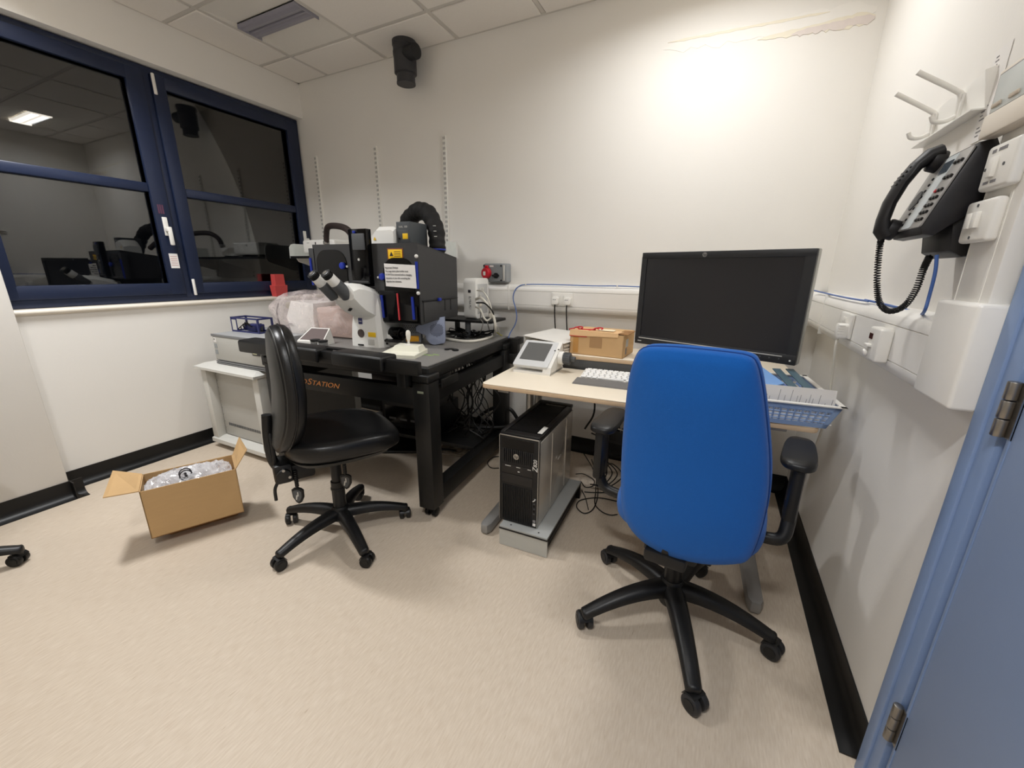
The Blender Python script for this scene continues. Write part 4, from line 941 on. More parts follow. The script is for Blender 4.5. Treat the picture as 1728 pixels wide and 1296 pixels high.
for x, sx in ((.095, 1), (DW-.115, -1)):
    lg = MB().tube([(x, .42, .055), (x, .42, DZT-.03)], .022, 16).tube([(x, .56, .055), (x, .56, DZT-.03)], .022, 16).build('leg', M_alu, dk)
    MB().prism([(-.028, -.20), (-.016, -.225), (.016, -.225), (.028, -.20), (.036, .60), (-.036, .60)], .052, TR(x, .0, 0.004) if False else TR(x, .06, .004), .012).build('foot', M_silver, lg)
    MB().bx(x-.03, x+.03, .05, .70, DZT-.05, DZT-.024, .003).build('top_bracket', M_silver, lg)
    MB().tube([(x, .45, .30), (x, .54, .64)], .006, 8).build('brace_rod', M_alu, lg)
MB().bx(.10, DW-.10, .47, .49, .42, .60, .003).build('modesty_bar', M_silver, dk) if False else None

def desk_at(px, py, z=DZT): return onz(px, py, z)
# touch screen docking station with focus knob
p0 = desk_at(866, 627); p1 = desk_at(928, 635); a_ = math.atan2(p1.y-p0.y, p1.x-p0.x)
ds = thing('docking_station', 'white microscope docking station with tilted grey touch screen on the desk', 'touch screen', p0, a_); L_ = (p1-p0).length
loft(MB(), [[(0, 0, 0), (L_, 0, 0), (L_, .20, 0), (0, .20, 0)], [(0, 0, .012), (L_, 0, .012), (L_, .20, .012), (0, .20, .012)]]).build('base', M_wplas, ds, 30)
MB().quadmesh([(L_-.045, .0, 0), (L_, .0, 0), (L_, .195, 0), (L_-.045, .195, 0), (L_-.045, .01, .040), (L_, .01, .040), (L_, .180, .150), (L_-.045, .180, .150)], [(0, 1, 2, 3), (4, 5, 6, 7), (0, 1, 5, 4), (1, 2, 6, 5), (2, 3, 7, 6), (3, 0, 4, 7)]).build('side_cheek', M_wplas, ds, 30)
sl_ = math.atan2(.105, .175); MS = TR(L_/2-.012, .100, .078) @ RX(sl_)
tab = MB().prism(rrect(L_-.012, .208, .010, 4), .022, MS, .004).build('tablet', mat('tablet_silver', (205, 206, 206), .4, var=.01), ds)
MB().prism(rrect(L_-.068, .142, .002, 2), .0012, MS @ TR(-.004, .012, .022)).build('screen', M_lcdg, tab)
kz = .075
kn = MB().cyl((L_, .13, kz), (L_+.028, .13, kz), .036, n=28, bev=.004).build('knob_base', M_wplas, ds)
kb = MB()
kb.cyl((L_+.028, .13, kz), (L_+.066, .13, kz), .031, n=26, bev=.004)
for i in range(20): a__ = 2*PI*i/20; kb.box((L_+.047, .13+.031*math.cos(a__), kz+.031*math.sin(a__)), (.034, .004, .004), .001)
kb.cyl((L_+.066, .13, kz), (L_+.092, .13, kz), .015, n=18, bev=.004); kb.build('focus_knob', M_greyd, ds)
for k in range(2): MB().box((L_-.012+k*.012, .095+.02*k, .118+.004*k), (.008, .008, .006), .002).build('button', M_bplas, ds)

# keyboard and its grey palm rest
ka = math.radians(3); kp = desk_at(966, 646, DZT)
kd = thing('keyboard', 'white keyboard with a grey palm rest on the desk', 'keyboard', (kp.x+.012, kp.y+.015, DZT), ka)
KW, KD = .440, .150
loft(MB(), [[(0, .06, 0), (KW, .06, 0), (KW, .06+KD, 0), (0, .06+KD, 0)], [(0, .06, .010), (KW, .06, .010), (KW, .06+KD, .026), (0, .06+KD, .026)]]).build('case', M_wplas, kd, 30)
MB().quadmesh([(-.012, -.03, 0), (KW+.01, -.03, 0), (KW+.01, .058, 0), (-.012, .058, 0), (-.008, -.026, .008), (KW+.006, -.026, .008), (KW+.006, .058, .013), (-.008, .058, .013)], [(0, 1, 2, 3), (7, 6, 5, 4), (0, 4, 5, 1), (1, 5, 6, 2), (2, 6, 7, 3), (3, 7, 4, 0)]).build('palm_rest', mat('palm_rest_grey', (112, 110, 108), .7, var=.06, scale=200), kd, 30)
keym = None
for r_ in range(6):
    nk = 15 if r_ else 8
    for c_ in range(15):
        if r_ == 0 and c_ in (4, 5, 6, 7): 
            if c_ != 4: continue
            ko = MB().box((0, 0, 0), (.105, .018, .008), .002, 1).build('key', M_keys, kd); ko.location = (.016+.0275*5.5, .074, .0165); continue
        x, y = .014+c_*.0278+(.006 if r_ % 2 else 0), .074+r_*.0222; z = .0145+(y-.06)/KD*.016+.0015
        if x > KW-.018: continue
        if keym is None: ko = MB().box((0, 0, 0), (.0250, .0205, .006), .0022, 1).build('key', M_keys, kd); keym = ko.data
        else: ko = bpy.data.objects.new('key', keym); COL.objects.link(ko); ko.parent = kd
        ko.location = (x+.006, y, z); ko.rotation_euler[0] = math.atan2(.016, KD)

# ring binder lying on the platform
b0 = onz(884, 590, PZ); b1 = onz(958, 604, PZ); ba = math.atan2(b1.y-b0.y, b1.x-b0.x)
bi = thing('ring_binder', 'white lever arch binder lying flat beside the cardboard box', 'binder', (-.995, 2.19, PZ), math.radians(-14))
BWd, BLn, BT = .275, .31, .080
MB().bx(0, BWd, 0, BLn, 0, .003, .001).build('lower_cover', M_wplas, bi)
MB().quadmesh([(-.008, -.012, BT), (BWd+.01, -.012, BT-.014), (BWd+.01, BLn, BT+.002), (-.008, BLn, BT+.010), (-.008, -.012, BT-.003), (BWd+.01, -.012, BT-.017), (BWd+.01, BLn, BT-.001), (-.008, BLn, BT+.007)], [(0, 1, 2, 3), (7, 6, 5, 4), (0, 4, 5, 1), (1, 5, 6, 2), (2, 6, 7, 3), (3, 7, 4, 0)]).build('upper_cover', M_wplas, bi)
MB().bx(-.004, 0, .0, BLn, .0, BT+.004, .001).build('spine', M_wplas, bi)
rd = random.Random(5); ps_ = MB()
for k in range(9): ps_.bx(.045+rd.uniform(-.004, .004), BWd-.004+rd.uniform(-.008, .006), .004+rd.uniform(0, .006), BLn-.008, .004+k*.0062, .0096+k*.0062)
ps_.build('pages', mat('page_edges', (222, 216, 206), .85, var=.04, scale=6, stretch=(1, 1, 300)), bi)
for y in (.10, .20): MB().tube([(.03, y, .003), (.028, y, .05), (.045, y, .068), (.06, y, .05)], .003, 8, k=6).build('ring', M_alu, bi)

# cardboard box with red ribbon on the platform
c0 = onz(961, 596, PZ); c1 = onz(1050, 606, PZ); ca = math.atan2(c1.y-c0.y, c1.x-c0.x); CWd = (c1-c0).length
cb = thing('cardboard_box', 'brown cardboard carton with red ribbon on top on the rear platform', 'box', c0, ca)
CD, CH = .23, .125
MB().bx(0, CWd, 0, .004, 0, CH).bx(0, CWd, CD-.004, CD, 0, CH).bx(0, .004, 0, CD, 0, CH).bx(CWd-.004, CWd, 0, CD, 0, CH).bx(0, CWd, 0, CD, 0, .004).build('carton', M_card2, cb)
MB().quadmesh([(-.004, -.006, CH-.022), (CWd-.03, -.006, CH-.012), (CWd-.03, -.002, CH+.010), (-.002, -.002, CH+.012), (.0, CD*.55, CH+.006), (CWd-.02, CD*.55, CH+.004), (CWd-.02, CD*.55, CH), (0, CD*.55, CH+.002)], [(0, 1, 2, 3), (3, 2, 5, 4), (4, 5, 6, 7)]).build('folded_flap', mat('flap_tan', (226, 186, 138), .8, var=.04), cb)
MB().bx(.004, CWd-.004, CD*.5, CD-.004, CH-.001, CH+.003).build('rear_flap', M_card2, cb)
MB().box((CWd-.012, CD*.4, CH+.004), (.06, .16, .003), M=None).build('side_flap', M_cardi, cb)
MB().bx(.115, .185, -.0012, .0, .045, CH-.022).build('brown_tape', mat('dull_tape', (176, 138, 96), .5, coat=.2), cb)
MB().bx(.018, .05, -.001, .0, .01, CH-.022).build('tape_strip', M_tape, cb)
lb = MB().bx(CWd, CWd+.001, .05, .10, .055, .098).build('shipping_label', M_greyl, cb); MB().bx(CWd, CWd+.001, .05, .075, .015, .05).build('shipping_label', M_inkg, cb)
rb_ = MB()
for k, (x, y) in enumerate(((.02, .03), (.13, .05))):
    P = [(x+.03*math.cos(a)*(1+.3*math.sin(3*a)), y+.022*math.sin(2*a), CH+.016+.008*math.sin(a*1.5)) for a in [i*.5 for i in range(13)]]
    rb_.tube(P, .0035, 6, k=4)
rb_.tube([(.03, .04, CH+.013), (.08, .045, CH+.012), (.13, .05, CH+.014)], .0035, 6, k=4)
rb_.build('ribbon', M_redd, cb)
MB().bx(-.0015, .10, -.0075, -.006, CH-.024, CH-.020).build('ribbon_edge', M_redd, cb)
MB().box((.19, .06, CH+.014), (.09, .05, .003)).build('paper_slip', mat('cream_paper', (240, 230, 200), .8), cb)

# monitor
ml, mr_ = Vector((-.358, 2.195)), Vector((.322, 1.945)); mdir = (mr_-ml).normalized(); MA = math.atan2(mdir.y, mdir.x); MW = (mr_-ml).length
mc = (ml+mr_)/2
mo = thing('monitor', 'large black widescreen monitor with silver sides on the desk', 'monitor', (mc.x, mc.y, PZ), MA)
z0, z1 = .886-PZ, 1.341-PZ
bz = MB().bx(-MW/2, MW/2, 0, .022, z0, z0+.042, .003).bx(-MW/2, MW/2, 0, .022, z1-.030, z1, .003).bx(-MW/2, -MW/2+.027, .0005, .0215, z0+.02, z1-.02).bx(MW/2-.036, MW/2, .0005, .0215, z0+.02, z1-.02).build('bezel', mat('monitor_bezel', (40, 41, 43), .45, var=.06), mo)
MB().bx(-MW/2+.02, MW/2-.02, .005, .012, z0+.03, z1-.02).build('screen', M_screen, mo)
MB().bx(-MW/2-.0015, MW/2+.003, .020, .058, z0-.001, z1+.002, .006).build('rear_case', mat('monitor_silver', (176, 176, 170), .4, .3), mo)
MB().bx(-MW/2+.022, MW/2-.05, -.001, .0015, z0+.030, z0+.034).build('bezel_line', M_greyl, mo)
lg = MB().cyl((-.055, -.0005, z1-.015), (-.055, -.002, z1-.015), .010, n=24).build('maker_badge', M_silver, mo); text('hp', .016, TR(-.055, -.0024, z1-.015) @ FACE_MY, M_bplas, 'lettering', lg, shear=.25)
for k in range(4): MB().cyl((MW/2-.165+k*.035, .0, z0+.020), (MW/2-.165+k*.035, -.002, z0+.020), .003, n=8).build('button', M_greyd, mo)
MB().cyl((MW/2-.020, .0, z0+.018), (MW/2-.020, -.002, z0+.018), .0035, n=10).build('power_light', mat('white_led', (230, 235, 230), .4), mo)
MB().bx(-MW/2+.018, -MW/2+.038, -.0012, .0005, z0+.014, z0+.018).build('model_mark', M_greyl, mo)
MB().bx(-.05, .05, .045, .085, .02, .36, .01).build('stand_neck', M_silver, mo)
MB().prism(rrect(.30, .20, .03, 4, 0, .10), .016, TR(0, 0, 0), .004).build('stand_foot', M_silver, mo)

# blue basket with papers on the right desk end
k0 = Vector((.10, 1.655, DZT)); bA = math.radians(5)
bk_ = thing('basket', 'light blue plastic lattice basket with white rim at the desk end', 'basket', (.115, 1.668, DZT), bA)
bw, bd_, bh = .292, .42, .085; fl = .030
def bpt(u, z, side):          # flaring walls
    f_ = fl*z/bh
    if side == 'f': return Vector((-f_+u*(bw+2*f_), -f_*.6, z))
    if side == 'b': return Vector((-f_+u*(bw+2*f_), bd_+f_, z))
    if side == 'l': return Vector((-f_, -f_*.6+u*(bd_+1.6*f_), z))
    return Vector((bw+f_, -f_*.6+u*(bd_+1.6*f_), z))
lat = MB()
for side, nn in (('f', 14), ('b', 14), ('l', 18), ('r', 18)):
    for i in range(nn+1):
        u = .03+.94*i/nn; lat.tube([bpt(u, .010, side), bpt(u, .074, side)], .0032, 4)
    for z in (.022, .036, .050, .064): lat.tube([bpt(.01, z, side), bpt(.99, z, side)], .0028, 4)
lt = lat.build('lattice', M_basket, bk_); lt['kind'] = 'stuff'
sol = MB().bx(0, bw, 0, bd_, 0, .004)
for side in 'fblr':
    for za, zb in ((0, .016), (.068, .082)):
        a1, a2, b2, b1_ = bpt(0, za, side), bpt(1, za, side), bpt(1, zb, side), bpt(0, zb, side); nv = (a2-a1).cross(b1_-a1).normalized()*.003
        sol.quadmesh([a1, a2, b2, b1_, a1+nv, a2+nv, b2+nv, b1_+nv], [(0, 1, 2, 3), (7, 6, 5, 4), (0, 4, 5, 1), (1, 5, 6, 2), (2, 6, 7, 3), (3, 7, 4, 0)])
    for ua, ub in ((0, .04), (.95, 1)):
        a1, a2, b2, b1_ = bpt(ua, 0, side), bpt(ub, 0, side), bpt(ub, .082, side), bpt(ua, .082, side); nv = (a2-a1).cross(b1_-a1).normalized()*.003
        sol.quadmesh([a1, a2, b2, b1_, a1+nv, a2+nv, b2+nv, b1_+nv], [(0, 1, 2, 3), (7, 6, 5, 4), (0, 4, 5, 1), (1, 5, 6, 2), (2, 6, 7, 3), (3, 7, 4, 0)])
sol.build('basket_wall', M_basket, bk_)
rim = [bpt(0, bh, 'f'), bpt(1, bh, 'f'), bpt(1, bh, 'b'), bpt(0, bh, 'b')]
rm = MB()
for i in range(4):
    A_, B_ = rim[i], rim[(i+1) % 4]; d_ = (B_-A_).normalized(); n_ = Vector((d_.y, -d_.x, 0))
    A2, B2 = A_-d_*.012, B_+d_*.012; rm.quadmesh([A2-n_*.006, B2-n_*.006, B2+n_*.012, A2+n_*.012, A2-n_*.006+Vector((0, 0, .004)), B2-n_*.006+Vector((0, 0, .004)), B2+n_*.012+Vector((0, 0, .004)), A2+n_*.012+Vector((0, 0, .004))], [(0, 1, 2, 3), (7, 6, 5, 4), (0, 4, 5, 1), (1, 5, 6, 2), (2, 6, 7, 3), (3, 7, 4, 0)])
rm.build('rim', M_wplas, bk_)
def in_basket(name, label, cat, dx, dy, dz, build, group=None):
    P_ = Vector((.115, 1.668, DZT))+RZ(bA) @ Vector((dx, dy, dz)); t_ = thing(name, label, cat, P_, bA, group); build(t_); return t_
def mk_sheet(t_):
    MB().grid(lambda u, v: (.300*u, .016*v+.004*math.sin(u*PI), .125*v), 8, 4, thick=.0012).build('sheet', M_paper, t_)
    rdx = random.Random(9)
    for k in range(22):
        x = .085+k*.0095
        if k in (3, 7, 16): continue
        h_ = rdx.uniform(.03, .085); ln = MB()
        def sp(xx, zz): return Vector((xx, .016*zz/.125+.004*math.sin(xx/.3*PI)-.0016, zz))
        z0_ = .034; dx_ = .12*h_
        ln.quadmesh([sp(x, z0_), sp(x+.0014, z0_), sp(x+.0014+dx_, z0_+h_), sp(x+dx_, z0_+h_)], [(0, 1, 2, 3)]).build('printed_line', M_inkg, t_)
in_basket('printed_sheet', 'printed sheet standing upright in the front of the blue basket', 'paper', .010, .006, .010, mk_sheet)
def mk_card(t_): MB().box((0, 0, 0), (.030, .23, .004), .001).build('strip', M_slate, t_).rotation_euler = (.18, 0, .16); MB().box((.0, -.055, -.006), (.020, .040, .006), .001).build('cut_out', M_bplas, t_).rotation_euler = (.18, 0, .16)
in_basket('slate_folder', 'slate grey file spine leaning in the blue basket beside the papers', 'file', .190, .16, .125, mk_card, 'slate file spines in the basket')
in_basket('slate_folder', 'slate grey file spine leaning in the blue basket beside the papers', 'file', .240, .175, .125, mk_card, 'slate file spines in the basket')
in_basket('paper_stack', 'stack of white and cream paper lying in the blue basket', 'paper', .15, .20, .03, lambda t_: [MB().box((0, 0, .006*k), (.25, .30, .005)).build('sheet', mat('ivory_paper', (232, 226, 214), .8), t_) for k in range(7)] and None)
def mk_bf(t_):
    MB().box((0, 0, 0), (.095, .28, .006), .002).build('cover', M_folder, t_).rotation_euler = (.10, -.35, .20)
    MB().box((.050, -.012, -.014), (.012, .28, .008), .002).build('spine', mat('spine_blue', (66, 92, 150), .5), t_).rotation_euler = (.10, -.35, .20)
in_basket('blue_folder', 'bright blue folder propped up in the basket below the monitor', 'folder', .08, .17, .135, mk_bf)

# ------------------------------------------------------------------ computer tower on its wheeled stand
a0_, a1_ = onz(843, 917, 0), onz(924, 940, 0)
ta = math.atan2(a1_.y-a0_.y, a1_.x-a0_.x)+math.radians(-2); SW = .238
sd_ = thing('computer_stand', 'grey metal low stand under the computer tower', 'stand', a0_, ta)
SZ = .104
MB().bx(0, SW, -.004, .56, SZ-.010, SZ, .002).build('top_plate', mat('stand_grey', (158, 160, 158), .45, var=.03), sd_)
MB().bx(0, SW, -.002, .006, .002, SZ-.012).build('front_plate', mat('stand_front', (178, 178, 172), .45, var=.02), sd_)
MB().bx(-.001, SW+.001, -.0055, .560, SZ-.016, SZ-.010).build('edge_trim', M_bplas, sd_)
MB().bx(0, SW, .545, .556, 0, SZ-.012).build('rear_plate', M_bplas, sd_)
MB().bx(.02, SW-.02, .02, .54, .002, .03).build('inner_box', M_bplas, sd_)
for x in (.05, SW-.05): MB().cyl((x, .02, SZ-.001), (x, .02, SZ+.001), .004, n=10).build('bolt', M_bplas, sd_)
P0 = a0_+RZ(ta) @ Vector((-.020, .052, SZ))
tw = thing('computer_tower', 'black and silver workstation computer tower on the low grey stand', 'computer', P0, ta)
TWd, THt, TDp = .190, .440, .50
MB().bx(.004, TWd-.004, .010, TDp-.004, 0, THt-.006).build('chassis', M_bplas, tw)
M_sidep = mat('tower_side_steel', (206, 200, 190), .22, .6, var=.06, scale=5)
for x0, x1 in ((-.001, .004), (TWd-.004, TWd+.001)):
    sp = MB().bx(x0, x1, .008, TDp, .004, THt-.02, .001).build('side_panel', M_sidep, tw)
sg = [(.008, THt-.02), (.008, THt-.002), (.09, THt+.004), (.10, THt-.010), (.36, THt-.010), (.38, THt+.008), (TDp, THt+.008), (TDp, THt-.02)]
for ya, yb in ((.165, .172), (.385, .400)): MB().bx(TWd-.0005, TWd+.003, ya, yb, .02, THt-.03, .001).build('panel_rib', M_sidep, tw)
hdl = MB().tube([(TWd+.004, .255, .235), (TWd+.010, .262, .250), (TWd+.010, .285, .250), (TWd+.004, .292, .235)], .004, 8, k=4).build('side_latch', M_alu, tw)
fb2 = MB().bx(0, TWd, -.012, .010, .0, THt, .006).build('front_bezel', M_bplas, tw)
tp_ = MB().bx(0, TWd, -.006, TDp, THt-.006, THt+.004, .005); tp_.bx(.0, TWd, TDp-.05, TDp, THt, THt+.014, .005); tp_.bx(0, .022, .0, TDp, THt, THt+.012, .004); tp_.bx(TWd-.022, TWd, .12, TDp, THt, THt+.012, .004); tp_.bx(0, TWd, -.006, .035, THt, THt+.008, .004); tp_ = tp_.build('top_cover', M_bplas, tw)
for i in range(24): MB().bx(.028+i*.0056, .0308+i*.0056, .045, TDp-.06, THt+.004, THt+.0085).build('top_rib', M_bplas, tp_)
MB().box((TWd-.018, .085, THt+.010), (.022, .085, .003), .001).build('asset_tag', M_greyl, tp_)
MB().bx(.055, TWd-.03, TDp-.058, TDp-.050, THt+.004, THt+.010).build('handle_bar', M_alu, tp_)
tr_ = MB().bx(-.0015, .0015, -.0135, .008, .004, THt-.004, .001).bx(TWd-.0015, TWd+.0015, -.0135, .008, .004, THt-.004, .001).bx(0, TWd, -.0135, -.010, THt-.004, THt+.001, .001).build('chrome_trim', M_alu, tw)
for i in range(15): MB().bx(.020+i*.0098, .0252+i*.0098, -.0165, -.012, .310, .375, .001, 1).build('grille_bar', M_bplas, fb2)
MB().bx(.012, TWd-.022, -.0125, -.0115, .376, .425).build('grille_recess', M_bgloss, fb2)
for i in range(17): MB().bx(.016+i*.0088, .0208+i*.0088, -.0165, -.012, .012, .195, .001, 1).build('grille_bar', M_bplas, fb2)
for z0_, z1_ in ((.255, .300), (.208, .252)): MB().bx(.014, TWd-.026, -.0145, -.012, z0_, z1_, .001).build('drive_bay', mat('bay_cover', (30, 27, 26), .45), fb2)
lg = MB().cyl((.085, -.0165, .345), (.085, -.0185, .345), .0135, n=26).build('maker_badge', M_alu, fb2); text('hp', .021, TR(.085, -.0190, .345) @ FACE_MY, M_bplas, 'lettering', lg, shear=.25)
text('Z', .034, TR(TWd-.014, -.0125, .298) @ FACE_MY @ RZ(PI/2), M_wplas, 'lettering', fb2, shear=.15); text('820', .024, TR(TWd-.014, -.0125, .328) @ FACE_MY @ RZ(PI/2), M_wplas, 'lettering', fb2, shear=.15)
for x, w__ in ((.030, .028), (.085, .020), (.140, .016)): MB().bx(x, x+w__, -.0150, -.0144, .291, .294).build('drive_print', M_greyl, fb2)
MB().box((.098, -.0152, .272), (.010, .002, .004)).build('drive_button', M_greyl, fb2)
for i in range(7): MB().box((TWd-.015, -.0125, .075+i*.013), (.008, .002, .005), .001).build('port', M_bgloss if i % 2 else M_greyd, fb2)
MB().tube([(TWd-.02, -.014, .140), (TWd-.012, -.020, .148), (TWd-.008, -.016, .155)], .003, 6).build('plugged_stick', M_greyl, fb2)
for i, m__ in enumerate((M_paper, M_inkg)): MB().bx(TWd-.020, TWd-.006, -.0130, -.0118, .012+i*.018, .026+i*.018).build('sticker', m__, fb2)
# ------------------------------------------------------------------ open cardboard box with air cushions on the floor
f0, f1 = Vector((-2.172, .692, 0)), Vector((-2.017, 1.016, 0)); ba2 = math.atan2((f1-f0).y, (f1-f0).x); BW2 = (f1-f0).length
ob = thing('open_box', 'open cardboard box standing on its splayed bottom flaps by the window wall', 'box', f0, ba2)
BD2, BZ0, BZ1 = .205, .052, .292; th = .004
def panel(name, V8, m=M_card): return MB().quadmesh(V8, [(0, 1, 2, 3), (7, 6, 5, 4), (0, 4, 5, 1), (1, 5, 6, 2), (2, 6, 7, 3), (3, 7, 4, 0)]).build(name, m, ob)
def thick(A, B, C, D_, n): n = Vector(n)*th; A, B, C, D_ = map(Vector, (A, B, C, D_)); return [A, B, C, D_, A+n, B+n, C+n, D_+n]
panel('front_wall', thick((0, 0, BZ0), (BW2, 0, BZ0), (BW2, 0, BZ1), (0, 0, BZ1), (0, 1, 0)))
panel('rear_wall', thick((0, BD2, BZ0), (BW2, BD2, BZ0), (BW2, BD2, BZ1), (0, BD2, BZ1), (0, -1, 0)), M_card)
panel('side_wall', thick((0, 0, BZ0), (0, BD2, BZ0), (0, BD2, BZ1), (0, 0, BZ1), (1, 0, 0)), M_card)
panel('side_wall', thick((BW2, 0, BZ0), (BW2, BD2, BZ0), (BW2, BD2, BZ1), (BW2, 0, BZ1), (-1, 0, 0)), M_card)
panel('bottom', thick((0, 0, BZ0), (BW2, 0, BZ0), (BW2, BD2, BZ0), (0, BD2, BZ0), (0, 0, 1)), M_cardi)
panel('top_flap', thick((0, .004, BZ1), (0, BD2, BZ1), (-.095, BD2+.005, BZ1+.045), (-.112, .0, BZ1+.012), (0, 0, 1)))
panel('top_flap', thick((BW2, 0, BZ1), (BW2, BD2-.02, BZ1), (BW2+.045, BD2-.03, BZ1+.100), (BW2+.060, .0, BZ1+.088), (-.6, 0, .6)))
panel('bottom_flap', thick((.02, .035, BZ0), (BW2-.01, .035, BZ0), (BW2-.03, .085, 0), (.06, .085, 0), (0, .8, .4)), M_cardi)
panel('bottom_flap', thick((.02, BD2-.03, BZ0), (BW2-.01, BD2-.03, BZ0), (BW2-.03, BD2-.07, 0), (.06, BD2-.07, 0), (0, -.8, .4)), M_cardi)
rd = random.Random(21)
def cushion(cx, cy, cz, a, b, c, rz, rx, label, k):
    t_ = thing('air_cushion', label, 'packaging', Vector(f0)+RZ(ba2) @ Vector((cx, cy, cz)), ba2+rz, 'air cushions in the open box')
    bm_ = bmesh.new(); bmesh.ops.create_icosphere(bm_, subdivisions=4, radius=1)
    for v in bm_.verts:
        p = v.co; q = Vector([math.copysign(abs(u)**.7, u) for u in p]); r_ = (abs(p.x)**4+abs(p.y)**4)**.25
        w_ = .010*math.sin(21*p.x+k)*math.cos(17*p.y+2*k)+.006*math.sin(43*p.x*p.y+k)
        v.co = Vector((q.x*a, q.y*b, q.z*c*(1-.55*r_**3)+w_))
    m__ = MB(); m__._add(bm_, RX(rx)); m__.build('film', M_bubble, t_, 180)
    return t_
c1_ = cushion(.10, .10, .248, .095, .070, .045, .15, .35, 'clear air cushion with black printed marks at the left of the open box', 1)
c2_ = cushion(.24, .11, .255, .105, .070, .045, -.1, .25, 'clear air cushion lying at the right of the open box', 2)
c3_ = cushion(.17, .14, .262, .120, .045, .040, .05, .6, 'clear air cushion along the rear of the open box', 4)
for t_, dx in ((c1_, .06), (c2_, -.075)):
    MB().tube([(dx+.024*math.cos(a), -.030+.010*math.sin(a), .040+.022*math.sin(a)) for a in [i*PI/8 for i in range(16)]], .0028, 6, closed=True).build('printed_mark', M_ink, t_)
    MB().sph((dx, -.032, .040), .006, 8).build('printed_dot', M_ink, t_)
for k in range(3): MB().box((-.02+.022*k, -.052, .012+.003*k), (.016, .002, .006)).build('printed_text', M_inkg, c3_)

# ------------------------------------------------------------------ wall shelf and uprights
UPX = (-3.145, -2.482, -1.842)
for k, x in enumerate(UPX):
    lab = ('white slotted shelf upright next to the window reveal', 'white slotted shelf upright between the two others', 'white slotted shelf upright behind the black duct hose')[k]
    t_ = thing('shelf_upright', lab, 'shelf upright', (x, YB, 1.15), 0, 'slotted shelf uprights')
    MB().bx(-.013, -.010, -.012, 0, 0, 1.005).bx(.010, .013, -.012, 0, 0, 1.005).bx(-.013, .013, -.0135, -.012, 0, 1.005).build('channel', M_wplas, t_)
    so_ = MB()
    for i in range(31): so_.bx(-.0075, -.0035, -.0142, -.0134, .015+i*.032, .032+i*.032).bx(.0035, .0075, -.0142, -.0134, .015+i*.032, .032+i*.032)
    s_ = so_.build('slots', M_greyd, t_); s_['kind'] = 'stuff'
ws = thing('bracket_shelf', 'white wall shelf on brackets with rounded end plates behind the incubator', 'shelf', (-2.43, YB-.013, 1.33))
MB().bx(-.755, .665, -.315, -.005, 0, .016, .002).build('shelf_board', mat('shelf_grey', (206, 204, 198), .5, var=.02), ws)
MB().bx(-.755, .665, -.317, -.314, -.002, .017).build('front_edge', M_bplas, ws)
for x in (-.757, .667):
    MB().prism([(-.315, .0), (0, .0), (0, .115), (-.27, .115), (-.295, .108), (-.312, .085)], .004, TR(x-.002, -.002, .0) @ Matrix(((0, 0, 1, 0), (1, 0, 0, 0), (0, 1, 0, 0), (0, 0, 0, 1)))).build('end_plate', mat('end_plate_white', (222, 226, 222), .4), ws)
for x in UPX: MB().prism([(-.29, 0), (0, 0), (0, -.10), (-.03, -.10), (-.27, -.028)], .012, TR(x+2.43-.006, 0, 0) @ Matrix(((0, 0, 1, 0), (1, 0, 0, 0), (0, 1, 0, 0), (0, 0, 0, 1)))).build('bracket', M_wplas, ws)
hb = thing('heating_unit', 'white rounded heating unit on short feet on the wall shelf', 'heating unit', (-3.06, 2.34, 1.346))
MB().bx(0, .36, 0, .20, .020, .125, .018, 4).build('case', M_zw, hb)
MB().bx(.36, .62, .04, .22, .012, .085, .008).build('side_case', M_zw, hb)
for x in (.06, .30, .58): MB().bx(x-.02, x+.02, .05, .17, 0, .022).build('foot', M_bplas, hb)
MB().bx(.150, .162, -.001, .001, .088, .106).build('badge', M_ink, hb); MB().bx(.055, .085, -.0005, .0008, .100, .103).build('printed_line', M_inkg, hb)
# duct pipe hanging from the ceiling
pp = thing('duct_pipe', 'black plastic tee pipe hanging from the ceiling by the back wall', 'pipe', (-2.05, 2.51, HC))
MB().lathe([(.060, .02), (.078, .012), (.078, -.03), (.074, -.034), (.074, -.060), (.076, -.064), (.076, -.085), (.073, -.09), (.073, -.150), (.073, -.185), (.066, -.190), (.060, -.192), (.060, -.245), (.054, -.245), (.054, -.15), (0, -.15)], 32).build('pipe', mat('duct_plastic', (52, 52, 55), .5, var=.05), pp)
MB().cyl((.03, -.02, -.085), (.125, -.035, -.090), .046, .044, n=26, bev=.004).build('branch', mat('duct_plastic_dark', (30, 30, 32), .5), pp)
MB().lathe([(.0545, -.2455), (.062, -.2455), (.062, -.235), (.0545, -.235)], 32).build('lip', mat('duct_plastic', (52, 52, 55)), pp)

# ------------------------------------------------------------------ back-wall sockets
ce = thing('isolator_socket', 'grey industrial isolator box with red round socket above the trunking', 'socket', (-1.405, YB, 1.168))
MB().bx(-.092, .092, -.072, 0, 0, .128, .012, 3).build('enclosure', M_grey, ce)
MB().bx(-.090, .062, -.085, -.070, .006, .122, .008).build('face_plate', mat('enclosure_face', (128, 132, 134), .5), ce)
MB().bx(.064, .078, -.082, -.070, .012, .116, .004).build('hinge_strip', M_greyl, ce)
rs = MB().cyl((-.052, -.080, .062), (-.062, -.112, .062), .038, .036, n=28, bev=.005).box((-.052, -.098, .104), (.022, .022, .02), .004).build('red_socket', M_redd, ce)
MB().box((-.062, -.1135, .060), (.020, .003, .026), .001).build('socket_label', M_greyl, rs)
kn_ = MB().cyl((.018, -.085, .046), (.018, -.098, .046), .018, n=22).box((.018, -.100, .046), (.056, .010, .012), .003).build('rotary_handle', M_bplas, ce)
MB().bx(-.035, -.005, -.0865, -.0845, .104, .114).build('id_label', M_paper, ce)
